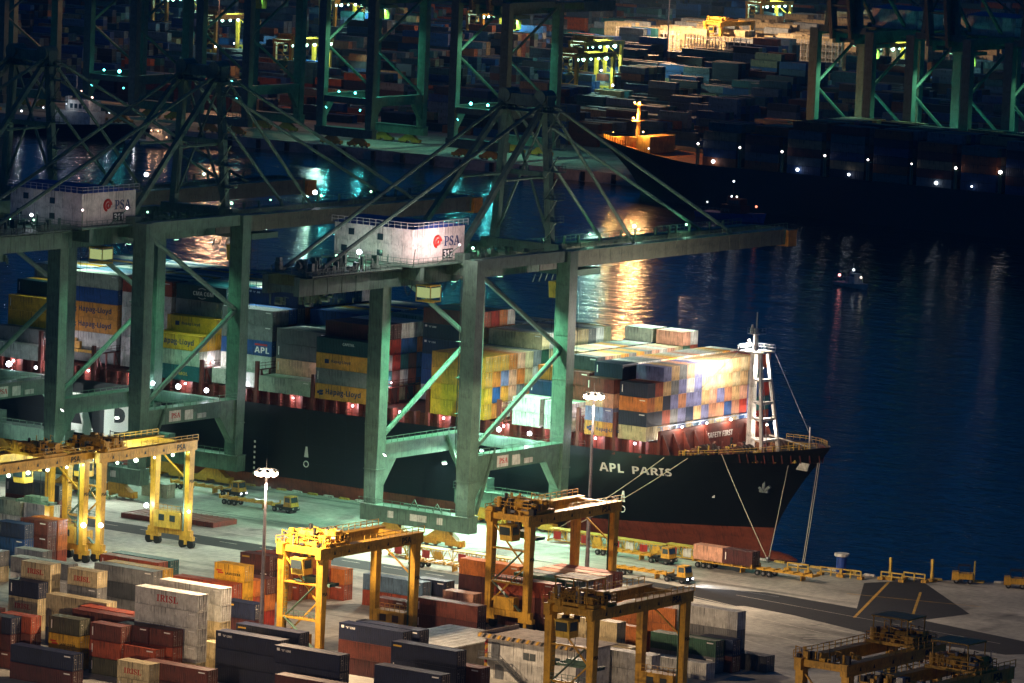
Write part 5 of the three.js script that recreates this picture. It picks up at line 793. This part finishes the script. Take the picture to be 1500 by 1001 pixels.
function workboat(label, pos, turn, L, hull, lamps, houseM = M.white, I = 60) {
  const o = thing('workboat', label, 'boat', pos, turn, 'small vessels on the water'), w = L * .15;
  part(o, 'hull', mb(m => { const n = 12, P = (i, f) => { const t = i / n, x = -L / 2 + t * L, b = w * (t < .55 ? 1 : 1 - Math.pow((t - .55) / .45, 2)) * (.72 + .28 * f); return [x + f * .04 * L * t, -.4 + f * (L * .09 + .05 * L * t * t), b]; }; for (let i = 0; i < n; i++) for (const s of [1, -1]) { const q = [P(i, 0), P(i + 1, 0), P(i + 1, 1), P(i, 1)].map(([x, y, z]) => [x, y, s * z]); m.quad(...q); m.quad(q[3], q[2], [q[2][0], q[2][1] - .2, 0], [q[3][0], q[3][1] - .2, 0]); } m.quad(...[P(0, 0), P(0, 1)].flatMap(([x, y, z]) => [[x, y, z], [x, y, -z]]).map((v, i, a) => [a[0], a[1], a[3], a[2]][i])); }), hull);
  const h = part(o, 'deckhouse', mb(m => { const y = L * .09; m.box(-L * .12, L * .2, y - .3, y + L * .1, -w * .62, w * .62); m.box(-L * .02, L * .17, y + L * .1, y + L * .18, -w * .5, w * .5); m.rod([0, y + L * .18, 0], [0, y + L * .36, 0], .12); m.rod([-L * .07, y + L * .1, 0], [-L * .07, y + L * .2, 0], L * .025, 8); }), houseM);
  for (let k = 0; k < 4; k++) part(h, 'window', mb(m => m.box(L * (.0 + k * .04), L * (.026 + k * .04), L * .21, L * .245, w * .5, w * .5 + .04)), M.glass);
  part(o, 'rail', mb(m => m.rail([[-L * .46, L * .1, w * .9], [L * .05, L * .1, w * .9]], .9, 1.5)), M.steel);
  lamps.forEach(([x, y, z, c], i) => lamp(o, [x * L, y * L, z * w], c, I * .1, 14, 8, 'lamp', 1.3));
  return o;
}
workboat('blue tug with red afterdeck below the dark far ship', [-331, WL, -566], -.1, 24, M.roofBlue, [[-.3, .2, .9, COOL], [.05, .3, .6, COOL], [.12, .3, .5, WHITE], [0, .48, 0, COOL], [.4, .2, .2, [1, .25, .15]]], paint('#5a1f1c', .6), 40);
workboat('small launch crossing the open basin with white and red lights', [-206, WL, -434], -.45, 14, M.white, [[.1, .34, .4, COOL], [-.3, .2, .8, [1, .3, .3]], [.35, .22, .3, WHITE]], M.white, 25);
workboat('blue vessel with deck lights moored at the dark end of far quay', [-628, WL, -614], .05, 46, M.hullBlue, [[-.4, .16, .9, COOL], [-.2, .2, .9, COOL], [0, .24, .8, COOL], [.2, .3, .5, [1, .6, .5]], [.1, .34, .5, [1, .6, .5]], [-.1, .42, 0, COOL], [.35, .2, .4, COOL]], M.white, 130);
workboat('small white vessel with orange-lit windows astern of the blue vessel', [-588, WL, -608], 0, 22, M.white, [[0, .24, .8, [1, .55, .3]], [.12, .24, .7, [1, .55, .3]], [-.3, .16, .9, COOL], [.3, .16, .8, [1, .5, .25]]], M.white, 90);

// ---------------------------------------------------------------- set the boxes down: the 300 that show largest one by one, the hidden rest with the far ones
{
  const B = waiting.map(([k, , x, y, z]) => [x, x + KIND[k].L, y, y + KIND[k].H, z - 2 * W2, z]), eye = camera.position, score = [];
  camera.updateMatrixWorld(); camera.updateProjectionMatrix();
  const blocked = (p, self) => { const d = [p.x - eye.x, p.y - eye.y, p.z - eye.z], e = [eye.x, eye.y, eye.z]; for (let j = 0; j < B.length; j++) { if (j === self) continue; let a = 0, b = .9995; for (let k = 0; k < 3 && a < b; k++) { let u = (B[j][2 * k] - e[k]) / d[k], v = (B[j][2 * k + 1] - e[k]) / d[k]; if (u > v) [u, v] = [v, u]; a = Math.max(a, u); b = Math.min(b, v); } if (a < b) return true; } return false; };
  B.forEach(([x0, x1, y0, y1, z0, z1], i) => { let n = 0; for (let a = 0; a < 5; a++) for (let b = 0; b < 3; b++) { const f = (a + .5) / 5, g = (b + .5) / 3; for (const [q, w] of [[V(x0 + (x1 - x0) * f, y0 + (y1 - y0) * g, z1 + .02), (x1 - x0) * 2.0], [V(x0 + (x1 - x0) * f, y1 + .02, z0 + (z1 - z0) * g), (x1 - x0) * .35], [V(x1 + .02, y0 + (y1 - y0) * f, z0 + (z1 - z0) * g), 3.5]]) { const s = q.clone().project(camera); if (Math.abs(s.x) < 1.02 && Math.abs(s.y) < 1.02 && !blocked(q, i)) n += w / 15; } } score.push([n, i]); });
  score.sort((a, b) => b[0] - a[0]);
  const chosen = new Set(score.slice(0, 300).filter(s => s[0] > 0).map(s => s[1])); console.log('boxes', B.length, 'in view', score.filter(s => s[0] > 0).length, 'least', score[299][0]);
  waiting.forEach((a, i) => { if (chosen.has(i)) setDown(...a); else { const K = KIND[a[0]]; stuffBoxes.push([a[2] + K.L / 2, a[3], a[4] - W2, K.L / 6.058, K.H / 2.591, a[1]]); } });
}
// ---------------------------------------------------------------- the uncounted boxes: deep in the stacks and across the basin
{
  const im = new THREE.InstancedMesh(stuffGeo, paint('#ffffff', .6), stuffBoxes.length); im.name = 'distant_containers';
  im.userData = { kind: 'stuff', label: 'massed containers of the far terminal and the inner ship rows', category: 'containers' };
  const m = new THREE.Matrix4(), c = new THREE.Color();
  stuffBoxes.forEach(([x, y, z, sx, sy, col], i) => { m.makeScale(sx, sy, 1).setPosition(x, y, z); im.setMatrixAt(i, m); im.setColorAt(i, c.set(HEX[col] ?? col)); });
  scene.add(im); console.log('stuff', stuffBoxes.length);
}
scene.traverse(o => { if (o.isMesh) { o.castShadow = true; o.receiveShadow = true; } });
scene.fog = new THREE.FogExp2(0x86b4cc, 0.00007); // thin bluish haze, added for lamp glow and softer blacks
let nL = 0, nM = 0, nT = 0; scene.traverse(o => { if (o.isLight) nL++; if (o.isMesh) { nM++; nT += o.geometry.attributes.position.count / 3; } });
console.log('lights', nL, 'meshes', nM, 'triangles', nT, 'top', scene.children.length, JSON.stringify(taken));
renderer.render(scene, camera);
